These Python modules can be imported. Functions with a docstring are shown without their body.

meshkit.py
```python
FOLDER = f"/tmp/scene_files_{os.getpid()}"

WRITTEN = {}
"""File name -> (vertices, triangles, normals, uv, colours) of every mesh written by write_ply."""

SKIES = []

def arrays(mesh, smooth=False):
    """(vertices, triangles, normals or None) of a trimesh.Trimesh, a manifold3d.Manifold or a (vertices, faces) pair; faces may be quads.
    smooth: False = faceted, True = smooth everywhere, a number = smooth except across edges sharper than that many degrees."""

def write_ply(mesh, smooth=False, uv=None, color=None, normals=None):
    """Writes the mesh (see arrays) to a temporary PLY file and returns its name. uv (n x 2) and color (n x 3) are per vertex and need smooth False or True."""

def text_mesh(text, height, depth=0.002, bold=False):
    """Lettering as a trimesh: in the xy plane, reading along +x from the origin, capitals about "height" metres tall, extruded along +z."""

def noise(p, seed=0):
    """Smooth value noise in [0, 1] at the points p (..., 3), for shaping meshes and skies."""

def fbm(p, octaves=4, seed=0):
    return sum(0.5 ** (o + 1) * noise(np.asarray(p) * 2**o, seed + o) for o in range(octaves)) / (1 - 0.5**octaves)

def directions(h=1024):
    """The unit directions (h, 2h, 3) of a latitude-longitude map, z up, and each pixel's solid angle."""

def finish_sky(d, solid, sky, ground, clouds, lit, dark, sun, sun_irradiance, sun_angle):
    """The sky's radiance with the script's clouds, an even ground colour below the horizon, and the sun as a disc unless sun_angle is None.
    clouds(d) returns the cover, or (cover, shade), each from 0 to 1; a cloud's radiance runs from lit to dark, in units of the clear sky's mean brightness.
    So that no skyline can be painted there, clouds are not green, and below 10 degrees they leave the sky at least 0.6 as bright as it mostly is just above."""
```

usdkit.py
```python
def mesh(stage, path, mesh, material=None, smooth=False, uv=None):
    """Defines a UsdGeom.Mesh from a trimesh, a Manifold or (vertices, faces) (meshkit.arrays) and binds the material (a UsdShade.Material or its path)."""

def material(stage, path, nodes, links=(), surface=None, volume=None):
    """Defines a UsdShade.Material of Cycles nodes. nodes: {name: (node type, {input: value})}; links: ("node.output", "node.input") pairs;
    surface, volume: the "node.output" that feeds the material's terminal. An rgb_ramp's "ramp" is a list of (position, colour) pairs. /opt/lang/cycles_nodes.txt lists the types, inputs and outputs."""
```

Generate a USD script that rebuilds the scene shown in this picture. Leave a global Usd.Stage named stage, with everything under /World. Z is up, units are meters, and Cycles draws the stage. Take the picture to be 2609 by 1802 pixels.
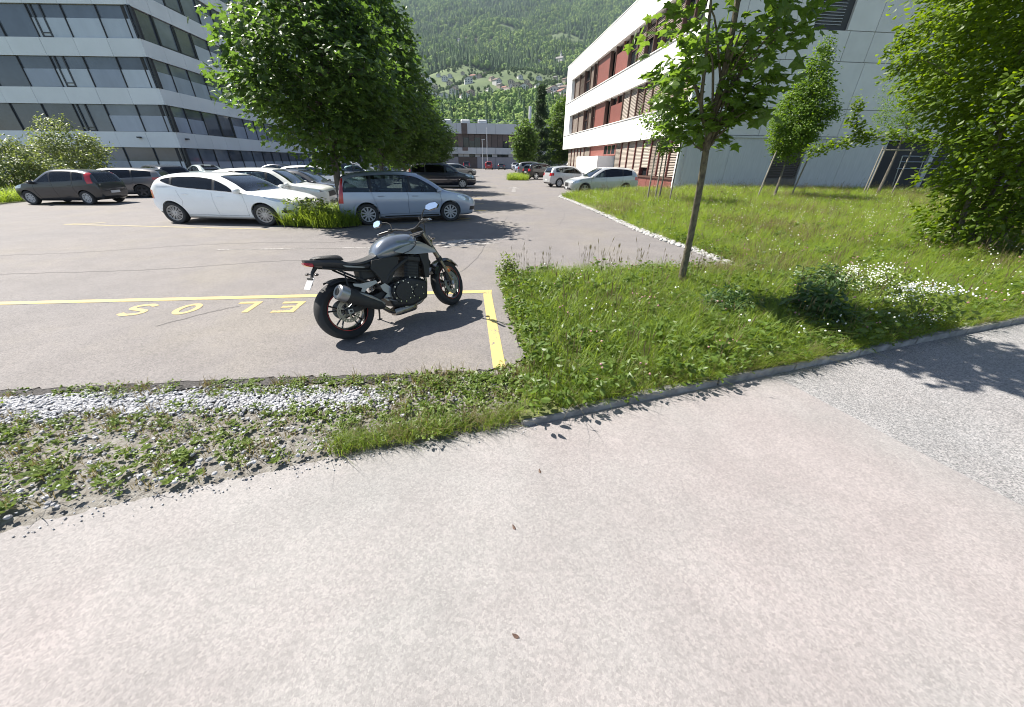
import math, random
import numpy as np
import trimesh
import manifold3d as m3
from manifold3d import Manifold, CrossSection
from shapely.geometry import Polygon, LineString, Point, box as sbox
from shapely.ops import unary_union
from shapely import affinity
from scipy.interpolate import PchipInterpolator
from pxr import Usd, UsdGeom, UsdShade, UsdLux, Gf, Sdf, Vt
import usdkit, meshkit

stage = Usd.Stage.CreateInMemory()
UsdGeom.SetStageUpAxis(stage, UsdGeom.Tokens.z)
UsdGeom.SetStageMetersPerUnit(stage, 1.0)
UsdGeom.Xform.Define(stage, '/World')
stage.SetDefaultPrim(stage.GetPrimAtPath('/World'))
UsdGeom.Scope.Define(stage, '/World/Looks')

# ---------------------------------------------------------------- camera, sky, sun, exposure
CAM_H, PITCH, ROLL, FPX = 1.8, math.radians(28.4), math.radians(0.6), 905.0
EXPOSURE = 1.41
SKY_STRENGTH = 0.056
HAZE = 0.000065
SUN_INTENSITY = 1.25
SUN_DIR = np.array([-0.72, 0.25, 1.0]); SUN_DIR /= np.linalg.norm(SUN_DIR)
SUN_ELEV = math.asin(SUN_DIR[2]); SUN_ROT = math.atan2(SUN_DIR[0], SUN_DIR[1])
cam = UsdGeom.Camera.Define(stage, '/World/camera')
_r = np.array([1.0, 0, 0]); _u = np.array([0, math.sin(PITCH), math.cos(PITCH)]); _f = np.array([0, math.cos(PITCH), -math.sin(PITCH)])
_c, _s = math.cos(ROLL), math.sin(ROLL)
_R, _U = _c * _r + _s * _u, -_s * _r + _c * _u
cam.AddTransformOp().Set(Gf.Matrix4d(*_R, 0, *_U, 0, *(-_f), 0, 0, 0, CAM_H, 1))
cam.CreateHorizontalApertureAttr(36.0)
cam.CreateVerticalApertureAttr(36.0 * 707 / 1024)
cam.CreateFocalLengthAttr(36.0 * FPX / 2609)
cam.CreateClippingRangeAttr(Gf.Vec2f(0.05, 20000))
cam.CreateExposureAttr(EXPOSURE)

dome = UsdLux.DomeLight.Define(stage, '/World/sky')
dome.CreateIntensityAttr(1.0)
sky_m = usdkit.material(stage, '/World/Looks/sky_look', {
    's': ('sky_texture', {'sky_type': 'single_scattering', 'sun_disc': False, 'sun_elevation': SUN_ELEV, 'sun_rotation': SUN_ROT, 'altitude': 500.0, 'air_density': 1.0, 'aerosol_density': 1.0}),
    'b': ('background_shader', {'strength': SKY_STRENGTH})}, [('s.color', 'b.color')], surface='b.background')
UsdShade.MaterialBindingAPI.Apply(dome.GetPrim()).Bind(sky_m)
dome.GetPrim().SetCustomDataByKey('kind', 'structure')
sun = UsdLux.DistantLight.Define(stage, '/World/sun')
sun.CreateIntensityAttr(SUN_INTENSITY); sun.CreateAngleAttr(0.53); sun.CreateNormalizeAttr(True)
sun.CreateColorAttr(Gf.Vec3f(1.0, 0.95, 0.87))
_z = SUN_DIR; _x = np.cross([0, 0, 1.0], _z); _x /= np.linalg.norm(_x); _y = np.cross(_z, _x)
sun.AddTransformOp().Set(Gf.Matrix4d(*_x, 0, *_y, 0, *_z, 0, 0, 0, 50, 1))

# ---------------------------------------------------------------- helpers
_names = {}
def path_for(name, parent=None):
    base = (str(parent.GetPath()) if parent is not None else '/World') + '/'
    k = _names.get(base + name, -1) + 1
    _names[base + name] = k
    return base + (name if k == 0 else f'{name}_{k:03d}')

def tag(prim, label=None, cat=None, group=None, kind=None):
    for k, v in (('label', label), ('category', cat), ('group', group), ('kind', kind)):
        if v: prim.SetCustomDataByKey(k, v)
    return prim

def thing(name, label, cat, loc=(0, 0, 0), rotz=0.0, group=None, scale=None, parent=None):
    x = UsdGeom.Xform.Define(stage, path_for(name, parent))
    x.AddTranslateOp().Set(Gf.Vec3d(*map(float, loc)))
    if rotz: x.AddRotateZOp().Set(math.degrees(rotz))
    if scale is not None: x.AddScaleOp().Set(Gf.Vec3f(*map(float, scale)))
    return tag(x.GetPrim(), label, cat, group)

def obj(name, mesh, mat, parent=None, smooth=30, label=None, cat=None, group=None, kind=None, uv=None):
    m = usdkit.mesh(stage, path_for(name, parent), mesh, mat, smooth)
    return tag(m.GetPrim(), label, cat, group, kind)

def structure(name, mesh, mat, smooth=False, parent=None):
    return obj(name, mesh, mat, parent, smooth, kind=None if parent is not None else 'structure')

def dup(src, loc, rotz=0.0, label=None, group=None, scale=None):
    was = src.GetCustomData()
    r = thing(src.GetName().rstrip('0123456789').rstrip('_'), label or was['label'], was['category'], loc, rotz, group or was.get('group'), scale)
    r.GetReferences().AddInternalReference(src.GetPath())
    r.SetInstanceable(True)
    return r

def cat_meshes(ms): return trimesh.util.concatenate([m for m in ms])
def to_tri(m):
    if hasattr(m, 'to_mesh'):
        q = m.to_mesh(); return trimesh.Trimesh(q.vert_properties[:, :3], q.tri_verts, process=False)
    return m
def box(cx, cy, cz, sx, sy, sz, rz=0.0):
    b = trimesh.creation.box((sx, sy, sz))
    if rz: b.apply_transform(trimesh.transformations.rotation_matrix(rz, [0, 0, 1]))
    b.apply_translation((cx, cy, cz)); return b
def box6(x0, x1, y0, y1, z0, z1): return box((x0 + x1) / 2, (y0 + y1) / 2, (z0 + z1) / 2, abs(x1 - x0), abs(y1 - y0), abs(z1 - z0))
def bevel_box(sx, sy, sz, r=0.01, c=(0, 0, 0)):
    p = np.array([[x, y, z] for x in (-1, 1) for y in (-1, 1) for z in (-1, 1)], float)
    h = np.array([sx, sy, sz]) / 2; pts = []
    for s in p:
        for ax in range(3):
            q = s * (h - r); q[ax] = s[ax] * h[ax]; pts.append(q)
    return Manifold.hull_points(np.array(pts) + np.array(c)) if False else trimesh.convex.convex_hull(np.array(pts) + np.array(c))
def tube(points, radii, sides=8, caps=True):
    p = np.asarray(points, float); n = len(p)
    r = np.broadcast_to(np.asarray(radii, float), (n,))
    t = np.gradient(p, axis=0); t /= np.linalg.norm(t, axis=1, keepdims=True) + 1e-12
    ref = np.array([0, 0, 1.0]) if abs(t[0, 2]) < .9 else np.array([1.0, 0, 0])
    a = np.cross(t[0], ref); a /= np.linalg.norm(a); A = []
    for i in range(n):
        a = a - t[i] * np.dot(a, t[i]); a /= np.linalg.norm(a) + 1e-12; A.append(a)
    A = np.array(A); Bv = np.cross(t, A); ang = np.arange(sides) * 2 * np.pi / sides
    v = p[:, None] + r[:, None, None] * (np.cos(ang)[None, :, None] * A[:, None] + np.sin(ang)[None, :, None] * Bv[:, None])
    f = []
    for i in range(n - 1):
        for j in range(sides):
            k = (j + 1) % sides
            f += [[i * sides + j, i * sides + k, (i + 1) * sides + k], [i * sides + j, (i + 1) * sides + k, (i + 1) * sides + j]]
    v = v.reshape(-1, 3)
    if caps:
        v = np.vstack([v, p[0], p[-1]]); c0, c1 = len(v) - 2, len(v) - 1
        for j in range(sides):
            k = (j + 1) % sides
            f += [[c0, k, j], [c1, (n - 1) * sides + j, (n - 1) * sides + k]]
    return trimesh.Trimesh(v, np.array(f), process=False)
def curve(pts, n=12):
    """smooth curve through points (Catmull-Rom)"""
    p = np.asarray(pts, float); q = np.vstack([2 * p[0] - p[1], p, 2 * p[-1] - p[-2]]); out = []
    for i in range(1, len(q) - 2):
        for t in np.linspace(0, 1, n, endpoint=False):
            a, b, c, d = q[i - 1], q[i], q[i + 1], q[i + 2]
            out.append(.5 * (2 * b + (c - a) * t + (2 * a - 5 * b + 4 * c - d) * t * t + (3 * b - a - 3 * c + d) * t ** 3))
    out.append(p[-1]); return np.array(out)
def cyl(p0, p1, r, sides=16): return tube([p0, (np.asarray(p0) + np.asarray(p1)) / 2, p1], r, sides)
def poly_sheet(poly, z=0.0, zf=None, maxlen=None):
    """flat triangulated sheet of a shapely polygon"""
    polys = [poly] if poly.geom_type == 'Polygon' else list(poly.geoms)
    V, F, k = [], [], 0
    for q in polys:
        if q.is_empty or q.area < 1e-6: continue
        cs = CrossSection([np.array(q.exterior.coords)[:-1]] + [np.array(h.coords)[:-1] for h in q.interiors], m3.FillRule.EvenOdd)
        t = to_tri(Manifold.extrude(cs, 1.0))
        up = t.triangles[:, :, 2].min(1) > .5
        v, f = t.vertices, t.faces[up]
        V.append(v); F.append(f + k); k += len(v)
    m = trimesh.Trimesh(np.vstack(V), np.vstack(F), process=False); m.remove_unreferenced_vertices()
    if maxlen: m = m.subdivide_to_size(maxlen, max_iter=14) if False else trimesh.Trimesh(*trimesh.remesh.subdivide_to_size(m.vertices, m.faces, maxlen, max_iter=14), process=False)
    v = m.vertices.copy(); v[:, 2] = z if zf is None else zf(v[:, 0], v[:, 1]); m.vertices = v
    return m
def prism(poly, h, z0=0.0):
    polys = [poly] if poly.geom_type == 'Polygon' else list(poly.geoms)
    return cat_meshes([trimesh.Trimesh(*(lambda t: (t.vertices + [0, 0, z0], t.faces))(to_tri(Manifold.extrude(CrossSection([np.array(q.exterior.coords)[:-1]] + [np.array(i.coords)[:-1] for i in q.interiors], m3.FillRule.EvenOdd), h))), process=False) for q in polys if q.area > 1e-7])
def rot(m, ang, axis, point=(0, 0, 0)):
    m = m.copy(); m.apply_transform(trimesh.transformations.rotation_matrix(ang, axis, point)); return m
def moved(m, d): m = m.copy(); m.apply_translation(d); return m
def ribbon(pts, w):
    return LineString(pts).buffer(w / 2, cap_style=2, join_style=2)

# ---------------------------------------------------------------- materials
TONE = .71        # overall scale of the surface colours
PLAIN = ('white_render', 'paint_white', 'paint_pearl', 'white_petal', 'head_lamp', 'mirror_glass')
def tone(c): return tuple(TONE * np.array(c, float))
def mat(name, col, rough=.6, metal=0.0, spec=.5, var=.0, scale=4.0, bump=0.0, bscale=40.0, coat=0.0, col2=None, obj_space=False, rnd=0.0, detail=4.0, stretch=None, trans=0.0, ior=1.5, croughness=.03):
    if name not in PLAIN: col, col2 = tone(col), (tone(col2) if col2 is not None else None)
    n = {'p': ('principled_bsdf', {'base_color': col, 'roughness': rough, 'metallic': metal, 'specular_ior_level': spec, 'coat_weight': coat, 'coat_roughness': croughness, 'transmission_weight': trans, 'ior': ior})}
    l = []
    if var or col2 is not None or bump:
        n['g'] = ('texture_coordinate', {}) if obj_space else ('geometry', {})
        src = 'g.object' if obj_space else 'g.position'
        if stretch:
            n['mp'] = ('mapping', {'scale': stretch}); l.append((src, 'mp.vector')); src = 'mp.vector'
    if var or col2 is not None:
        c = np.array(col); c2 = np.array(col2) if col2 is not None else np.clip(c * (1 + var), 0, 1); c1 = c if col2 is not None else c * (1 - var)
        n['n'] = ('noise_texture', {'scale': scale, 'detail': detail, 'roughness': .6})
        n['r'] = ('rgb_ramp', {'ramp': [(0.0, tuple(c1)), (.32, tuple(c1)), (.68, tuple(c2)), (1.0, tuple(c2))]})
        l += [(src, 'n.vector'), ('n.fac', 'r.fac')]
        out = 'r.color'
        if rnd:
            n['oi'] = ('object_info', {}); n['mr'] = ('map_range', {'from_min': 0.0, 'from_max': 1.0, 'to_min': 1 - rnd, 'to_max': 1 + rnd})
            n['hv'] = ('hsv', {}); l += [('oi.random', 'mr.value'), ('mr.result', 'hv.value'), (out, 'hv.color')]; out = 'hv.color'
        l.append((out, 'p.base_color'))
    if bump:
        n['bn'] = ('noise_texture', {'scale': bscale, 'detail': 3.0}); n['b'] = ('bump', {'strength': bump, 'distance': .02})
        l += [(src, 'bn.vector'), ('bn.fac', 'b.height'), ('b.normal', 'p.normal')]
    return usdkit.material(stage, f'/World/Looks/{name}', n, l, surface='p.BSDF')

def leaf_mat(name, c1, c2, trans=.45, rough=.45, rnd=.25, scale=.8, island=True):
    c1, c2 = tuple(.81 * np.array(c1)), tuple(.81 * np.array(c2))
    n = {'g': ('geometry', {}), 'n': ('noise_texture', {'scale': scale, 'detail': 3.0}),
         'mx': ('mix', {'fac': .5}), 'r': ('rgb_ramp', {'ramp': [(0, c1), (.3, c1), (.75, c2), (1, c2)]}),
         'oi': ('object_info', {}), 'ad': ('math', {'math_type': 'add'}), 'ad2': ('math', {'math_type': 'multiply', 'value2': .5}),
         'mr': ('map_range', {'to_min': 1 - rnd, 'to_max': 1 + rnd}), 'hv': ('hsv', {}),
         'p': ('principled_bsdf', {'roughness': rough, 'specular_ior_level': .45}),
         'tc': ('hsv', {'hue': .485, 'saturation': 1.08, 'value': 2.3}), 't': ('translucent_bsdf', {}), 'm': ('mix_closure', {'fac': trans})}
    l = [('g.position', 'n.vector'), ('n.fac', 'ad.value1'), ('g.random_per_island', 'ad.value2'), ('ad.value', 'ad2.value1'), ('ad2.value', 'r.fac'),
         ('g.random_per_island' if island else 'oi.random', 'mr.value'), ('mr.result', 'hv.value'), ('r.color', 'hv.color'), ('hv.color', 'p.base_color'), ('hv.color', 'tc.color'), ('tc.color', 't.color'),
         ('p.BSDF', 'm.closure1'), ('t.BSDF', 'm.closure2')]
    n.pop('mx')
    return usdkit.material(stage, f'/World/Looks/{name}', n, l, surface='m.closure')

def pane_mat(name, tint=(.55, .62, .65), gloss=.02, clear=.75, facing=1.45):
    """window glass: clear with a fresnel reflection and a slight tint"""
    n = {'f': ('fresnel', {'IOR': facing}), 'g': ('glossy_bsdf', {'color': (.95, .97, 1), 'roughness': gloss}), 't': ('transparent_bsdf', {'color': tint}), 'm': ('mix_closure', {})}
    return usdkit.material(stage, f'/World/Looks/{name}', n, [('f.fac', 'm.fac'), ('t.BSDF', 'm.closure1'), ('g.BSDF', 'm.closure2')], surface='m.closure')
# ---------------------------------------------------------------- terrain and hills
_PY = np.array([-900, 170, 230, 300, 400, 500, 560, 900, 1300, 1500, 1900, 2400, 3200.])
_PZ = np.array([0, 0, 2, 9, 29, 53, 67, 152, 290, 375, 550, 790, 1080.])
def hill_z(x, y):
    x = np.asarray(x, float); y = np.asarray(y, float)
    yy = y + 0.10 * np.abs(x) * 0 + 22 * np.sin(x / 140.0 + 1.3) * np.clip((y - 300) / 300, 0, 1)
    z = np.interp(yy, _PY, _PZ)
    k = np.clip((y - 300) / 500, 0, 1)
    return z + k * (9 * np.sin(x / 61.0 + y / 97.0) + 6 * np.sin(x / 33.0 - y / 41.0 + 2) + 14 * np.sin(x / 190.0 + 4) * np.clip((y - 900) / 500, 0, 1))
def field_mask(x, y):
    """0 = forest, 1 = open meadow"""
    x = np.asarray(x, float); y = np.asarray(y, float); a = x / np.maximum(y, 1)
    m = np.zeros_like(x * y)
    m = np.where((y > 556) & (y < 890), 1.0, m)
    m = np.where((y > 505) & (y <= 556) & (a < -.075), 1.0, m)
    m = np.where((y > 540) & (y < 640) & (a > .02) & (a < .11), .35, m)
    n = np.sin(x / 75 + 1.0) + np.sin(y / 46 + x / 120)
    m = np.where((y > 1340) & (y < 1500) & (n > .25), .8, m)
    m = np.where((y > 1180) & (y < 1340) & (a > .12) & (n > -.2), .7, m)
    m = np.where((y > 1640) & (y < 1720) & (n > 1.2), .5, m)
    return m
gx = np.concatenate([np.linspace(-1800, -420, 24), np.linspace(-400, 600, 150), np.linspace(620, 1800, 22)])
gy = np.concatenate([np.linspace(-300, 150, 10), np.linspace(170, 1000, 120), np.linspace(1010, 3200, 110)])
X, Y = np.meshgrid(gx, gy); Zt = hill_z(X, Y) - 0.14
nv = len(gx); ii, jj = np.meshgrid(np.arange(len(gy) - 1), np.arange(nv - 1), indexing='ij'); a_ = (ii * nv + jj).ravel()
tf = np.vstack([np.c_[a_, a_ + 1, a_ + nv + 1], np.c_[a_, a_ + nv + 1, a_ + nv]])
terrain_m = mat('terrain_look', (.06, .10, .028), .9, col2=(.12, .165, .05), scale=.018, detail=8)
structure('terrain', trimesh.Trimesh(np.c_[X.ravel(), Y.ravel(), Zt.ravel()], tf, process=False), terrain_m, smooth=True)

# ---------------------------------------------------------------- parking asphalt
def asphalt_look(name, base, warm, cool, speck, speck_scale=220.0, seed=0.0, bump=.12, fleck=.0):
    base, warm, cool = tone(base), tone(warm), tone(cool)
    n = {'g': ('geometry', {}), 'm': ('mapping', {'location': (seed, seed * 2, 0)}),
         'n1': ('noise_texture', {'scale': .35, 'detail': 5.0, 'roughness': .6}), 'r1': ('rgb_ramp', {'ramp': [(0, warm), (.38, warm), (.5, base), (.66, cool), (1, cool)]}),
         'n2': ('noise_texture', {'scale': speck_scale, 'detail': 2.0}), 'r2': ('rgb_ramp', {'ramp': [(0, (1 - speck,) * 3), (.3, (1 - speck,) * 3), (.7, (1 + speck,) * 3), (1, (1 + speck,) * 3)]}),
         'v': ('voronoi_texture', {'scale': speck_scale * .55}), 'r3': ('rgb_ramp', {'ramp': [(0, (1 - fleck, 1 - fleck, 1 - fleck)), (.5, (1, 1, 1)), (1, (1 + fleck, 1 + fleck * .9, 1 + fleck * .85))]}), 'sc': ('separate_color', {}),
         'n3': ('noise_texture', {'scale': 1.7, 'detail': 6.0, 'roughness': .7}), 'r4': ('rgb_ramp', {'ramp': [(0, (.9,) * 3), (.4, (.94,) * 3), (.6, (1.05,) * 3), (1, (1.08,) * 3)]}),
         'x1': ('mix_color', {'blend_type': 'multiply', 'fac': 1.0}), 'x2': ('mix_color', {'blend_type': 'multiply', 'fac': 1.0}), 'x3': ('mix_color', {'blend_type': 'multiply', 'fac': 1.0}),
         'b': ('bump', {'strength': bump, 'distance': .01}), 'p': ('principled_bsdf', {'roughness': .82, 'specular_ior_level': .35})}
    for x in ('x1', 'x2', 'x3'): n[x][1]['use_clamp'] = False; n[x][1].pop('use_clamp')
    l = [('g.position', 'm.vector'), ('m.vector', 'n1.vector'), ('n1.fac', 'r1.fac'), ('m.vector', 'n2.vector'), ('n2.fac', 'r2.fac'), ('m.vector', 'v.vector'), ('v.color', 'sc.color'), ('sc.r', 'r3.fac'),
         ('m.vector', 'n3.vector'), ('n3.fac', 'r4.fac'), ('r1.color', 'x1.a'), ('r2.color', 'x1.b'), ('x1.result', 'x2.a'), ('r3.color', 'x2.b'), ('x2.result', 'x3.a'), ('r4.color', 'x3.b'), ('x3.result', 'p.base_color'),
         ('n2.fac', 'b.height'), ('b.normal', 'p.normal')]
    return usdkit.material(stage, f'/World/Looks/{name}', n, l, surface='p.BSDF')
asphalt_m = asphalt_look('asphalt_look', (.216, .199, .192), (.230, .210, .190), (.205, .191, .188), .22, 170.0, 0.0, .25, .25)
pave_fine_m = asphalt_look('pavement_grain_look', (.285, .282, .283), (.292, .284, .283), (.280, .281, .285), .19, 230.0, 3.0, .4, .50)
pave_soft_m = asphalt_look('pavement_look', (.308, .289, .282), (.316, .286, .280), (.298, .292, .283), .11, 170.0, 7.0, .14, .15)
dark_edge_m = mat('broken_asphalt_edge', (.035, .033, .032), .95, col2=(.12, .11, .105), scale=45.0, bump=.8, bscale=90)

FRONT = [(-34, -1.2), (-14, 1.4), (-4.48, 2.56), (-3.43, 2.68), (-2.3, 2.81), (-1.08, 2.89), (-.2, 2.99), (.09, 3.17), (.16, 3.36), (.05, 3.81), (-.04, 4.27), (-.13, 5.13), (-.23, 6.18)]
KERB_FAR = [(4.55, 6.75), (4.42, 6.96), (4.3, 8.31), (4.05, 9.58), (3.8, 11.26), (3.42, 16.22), (3.05, 19.99), (2.73, 22.4), (2.95, 23.5)]
rngg = np.random.default_rng(5)
def rough_line(pts, step=.06, amp=.02, rng=rngg):
    L = LineString(pts); n = int(L.length / step); out = []
    for i in range(n + 1):
        q = L.interpolate(i * step); out.append((q.x + rng.normal(0, amp), q.y + rng.normal(0, amp)))
    return out
front_r = FRONT[:2] + rough_line(FRONT[2:], .05, .012)
A_ax = np.array([-.106, .994]); A_ax /= np.linalg.norm(A_ax); B_ax = np.array([A_ax[1], -A_ax[0]])
RB0 = np.array([10.83, 26.5])
def AB(a, b): return RB0 + A_ax * a + B_ax * b          # site axes: along the aisle, across it
lot = Polygon(front_r + KERB_FAR + [(10.4, 24.7), tuple(AB(-.3, .6)), tuple(AB(36, .6)), tuple(AB(36, 40)), (40, 118), (-70, 118), (-70, 30), (-34, 30)]).buffer(0)
structure('parking_asphalt', poly_sheet(lot, 0.0), asphalt_m)
# crumbled dark border where the asphalt ends at the verge
edge_line = LineString(FRONT[2:8])
structure('asphalt_edge', poly_sheet(Polygon(rough_line(FRONT[1:7], .05, .006) + [(x_ + rngg.normal(0, .02), y_ - .12 + rngg.normal(0, .022)) for x_, y_ in rough_line(FRONT[1:7], .05, 0)][::-1]).buffer(0), -.004), dark_edge_m)

PAVE_EDGE = [(-14, -1.5), (-2.83, 1.27), (-2.51, 1.40), (-2.02, 1.57), (-1.6, 1.72), (-1.15, 1.88), (-.51, 2.05), (.06, 2.2), (.54, 2.36), (1.38, 2.66), (2.56, 3.03), (3.52, 3.36), (4.89, 3.82), (6.84, 4.45), (12, 6.1), (30, 11.8)]
pave_r = PAVE_EDGE[:1] + rough_line(PAVE_EDGE[1:8], .04, .012) + PAVE_EDGE[8:]
pavement = Polygon(pave_r + [(30, -12), (-14, -12)]).buffer(0)
# the nearer, smoother surface meets the coarse exposed-aggregate surface in a straight joint
coarse = Polygon([(2.55, 3.2), (2.62, 2.95), (3.15, 1.55), (4.3, -1.5), (7, -9), (32, -12), (32, 13)])
structure('pavement', poly_sheet(pavement.difference(coarse), -.045), pave_soft_m)
structure('pavement_aggregate', poly_sheet(pavement.intersection(coarse), -.045), pave_fine_m)

# ---------------------------------------------------------------- verge of gravel and soil, lawn
verge = Polygon(FRONT[1:7] + [(.09, 3.17), (.3, 3.2)] + [(.06, 2.22)] + PAVE_EDGE[1:7][::-1] + [(-14, -1.5)]).buffer(0)
pe_line = LineString(PAVE_EDGE)
soil_m = mat('verge_soil', (.13, .115, .095), .95, col2=(.30, .285, .26), scale=26.0, bump=.6, bscale=60)
def verge_z(x, y):
    d = np.array([pe_line.distance(Point(a, b)) for a, b in zip(x, y)])
    return np.interp(d, [0, .12, .3, .6, 2], [-.054, -.046, -.030, -.018, -.014])
structure('verge', poly_sheet(verge.buffer(.04), None, verge_z, .35), soil_m, smooth=True)

lawn_poly = Polygon([(.16, 3.3), (.05, 3.81), (-.04, 4.27), (-.13, 5.13), (-.23, 6.18), (2.0, 6.62)] + KERB_FAR[1:] + [(10.4, 24.7), tuple(AB(0, .3)), tuple(AB(0, 45)), (56, 20)] + PAVE_EDGE[7:][::-1]).buffer(0)
def lawn_z(x, y):
    x = np.asarray(x, float); y = np.asarray(y, float)
    z = .02 + .30 * np.clip((y - 9) / 15, 0, 1) * np.clip((x - 2.8) / 3.5, 0, 1) + .02 * np.sin(x * 1.7) * np.sin(y * 1.3 + 1)
    return z
lawn_soil_m = mat('lawn_soil', (.10, .14, .035), .95, col2=(.20, .20, .08), scale=3.0, bump=.5, bscale=30)
structure('lawn', poly_sheet(lawn_poly, None, lawn_z, .8), lawn_soil_m, smooth=True)
left_lawn = Polygon([(-21.6, 15.0), (-22.2, 18.5), (-33, 24), (-70, 28), (-70, 10)])
structure('left_lawn', poly_sheet(left_lawn, .025), lawn_soil_m)

# ---------------------------------------------------------------- kerb stones along the pavement and along the drive
concrete_m = mat('kerb_concrete', (.15, .147, .143), .9, col2=(.36, .355, .345), scale=6.0, bump=.3, bscale=80)
kt = thing('pavement_kerb', 'weathered grey concrete kerb between the meadow and the pale pavement', 'kerb')
L = LineString(PAVE_EDGE[6:]); s = .62; rk = np.random.default_rng(2)
while s < 17:
    ln = .98; a, b = L.interpolate(s), L.interpolate(s + ln - .012); d = np.array([b.x - a.x, b.y - a.y]); ang = math.atan2(d[1], d[0]); nrm = np.array([-d[1], d[0]]) / np.linalg.norm(d)
    m = bevel_box(np.linalg.norm(d), .075, .20, .008); m = rot(m, rk.normal(0, .01), [1, 0, 0]); m = rot(m, ang, [0, 0, 1])
    low = -.03 if s < 1.2 else -.012
    obj('kerb_stone', moved(m, ((a.x + b.x) / 2 + nrm[0] * .02, (a.y + b.y) / 2 + nrm[1] * .02, -.058 + low + rk.normal(0, .004))), concrete_m, kt, smooth=False); s += ln
kt2 = thing('drive_edging', 'pale strip of small edging stones between the drive and the meadow', 'edging')
L = LineString(KERB_FAR[1:]); s = 0.0; stone_m = mat('edging_stone', (.34, .33, .32), .9, col2=(.55, .54, .52), scale=14, rnd=.2)
while s < L.length - .2:
    for side in (0, 1, 2):
        q = L.interpolate(s + rk.uniform(0, .08)); d = L.interpolate(s + .1); ang = math.atan2(d.y - q.y, d.x - q.x)
        nx, ny = math.sin(ang), -math.cos(ang); o = -.10 + side * .09 + rk.normal(0, .012)
        if s > 7 and rk.random() < .35: continue
        m = trimesh.creation.icosphere(1, .052); m.vertices *= [1.25, .95, .7]; m.vertices += rk.normal(0, .006, m.vertices.shape); m = rot(m, rk.uniform(0, 3), [0, 0, 1])
        obj('edging_stone', moved(m, (q.x + nx * o, q.y + ny * o, .018)), stone_m, kt2, smooth=False) if s < 8.5 else None
    s += .115
rest = []
L2 = L
s = 8.5
while s < L.length - .1:
    for side in (0, 1):
        q = L.interpolate(s); d = L.interpolate(s + .1); ang = math.atan2(d.y - q.y, d.x - q.x); o = -.08 + side * .1
        m = trimesh.creation.icosphere(1, .06); m.vertices *= [1.3, .95, .7]; m.vertices += rk.normal(0, .007, m.vertices.shape)
        rest.append(moved(rot(m, rk.uniform(0, 3), [0, 0, 1]), (q.x + math.sin(ang) * o, q.y - math.cos(ang) * o, .018)))
    s += .13
obj('far_stones', cat_meshes(rest), stone_m, kt2, smooth=False, kind='stuff')

# ---------------------------------------------------------------- painted markings
def paint_look(name, col, wear=.5, scale=26.0):
    n = {'g': ('geometry', {}), 'n': ('noise_texture', {'scale': scale, 'detail': 7.0, 'roughness': .75}), 'n2': ('noise_texture', {'scale': 2.2, 'detail': 3.0}), 'ad': ('math', {'math_type': 'multiply_add', 'value2': .55}), 'r': ('rgb_ramp', {'ramp': [(0, (0, 0, 0)), (wear - .03, (0, 0, 0)), (wear + .05, (1, 1, 1)), (1, (1, 1, 1))]}),
         'mx': ('mix', {'color1': tone((.2, .185, .175)), 'color2': tone(col)}), 'p': ('principled_bsdf', {'roughness': .7})}
    return usdkit.material(stage, f'/World/Looks/{name}', n, [('g.position', 'n.vector'), ('g.position', 'n2.vector'), ('n2.fac', 'ad.value1'), ('n.fac', 'ad.value3'), ('ad.value', 'r.fac'), ('r.color', 'mx.fac'), ('mx.color', 'p.base_color')], surface='p.BSDF')
yellow_m = paint_look('yellow_paint', (.58, .46, .165), .625)
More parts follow.
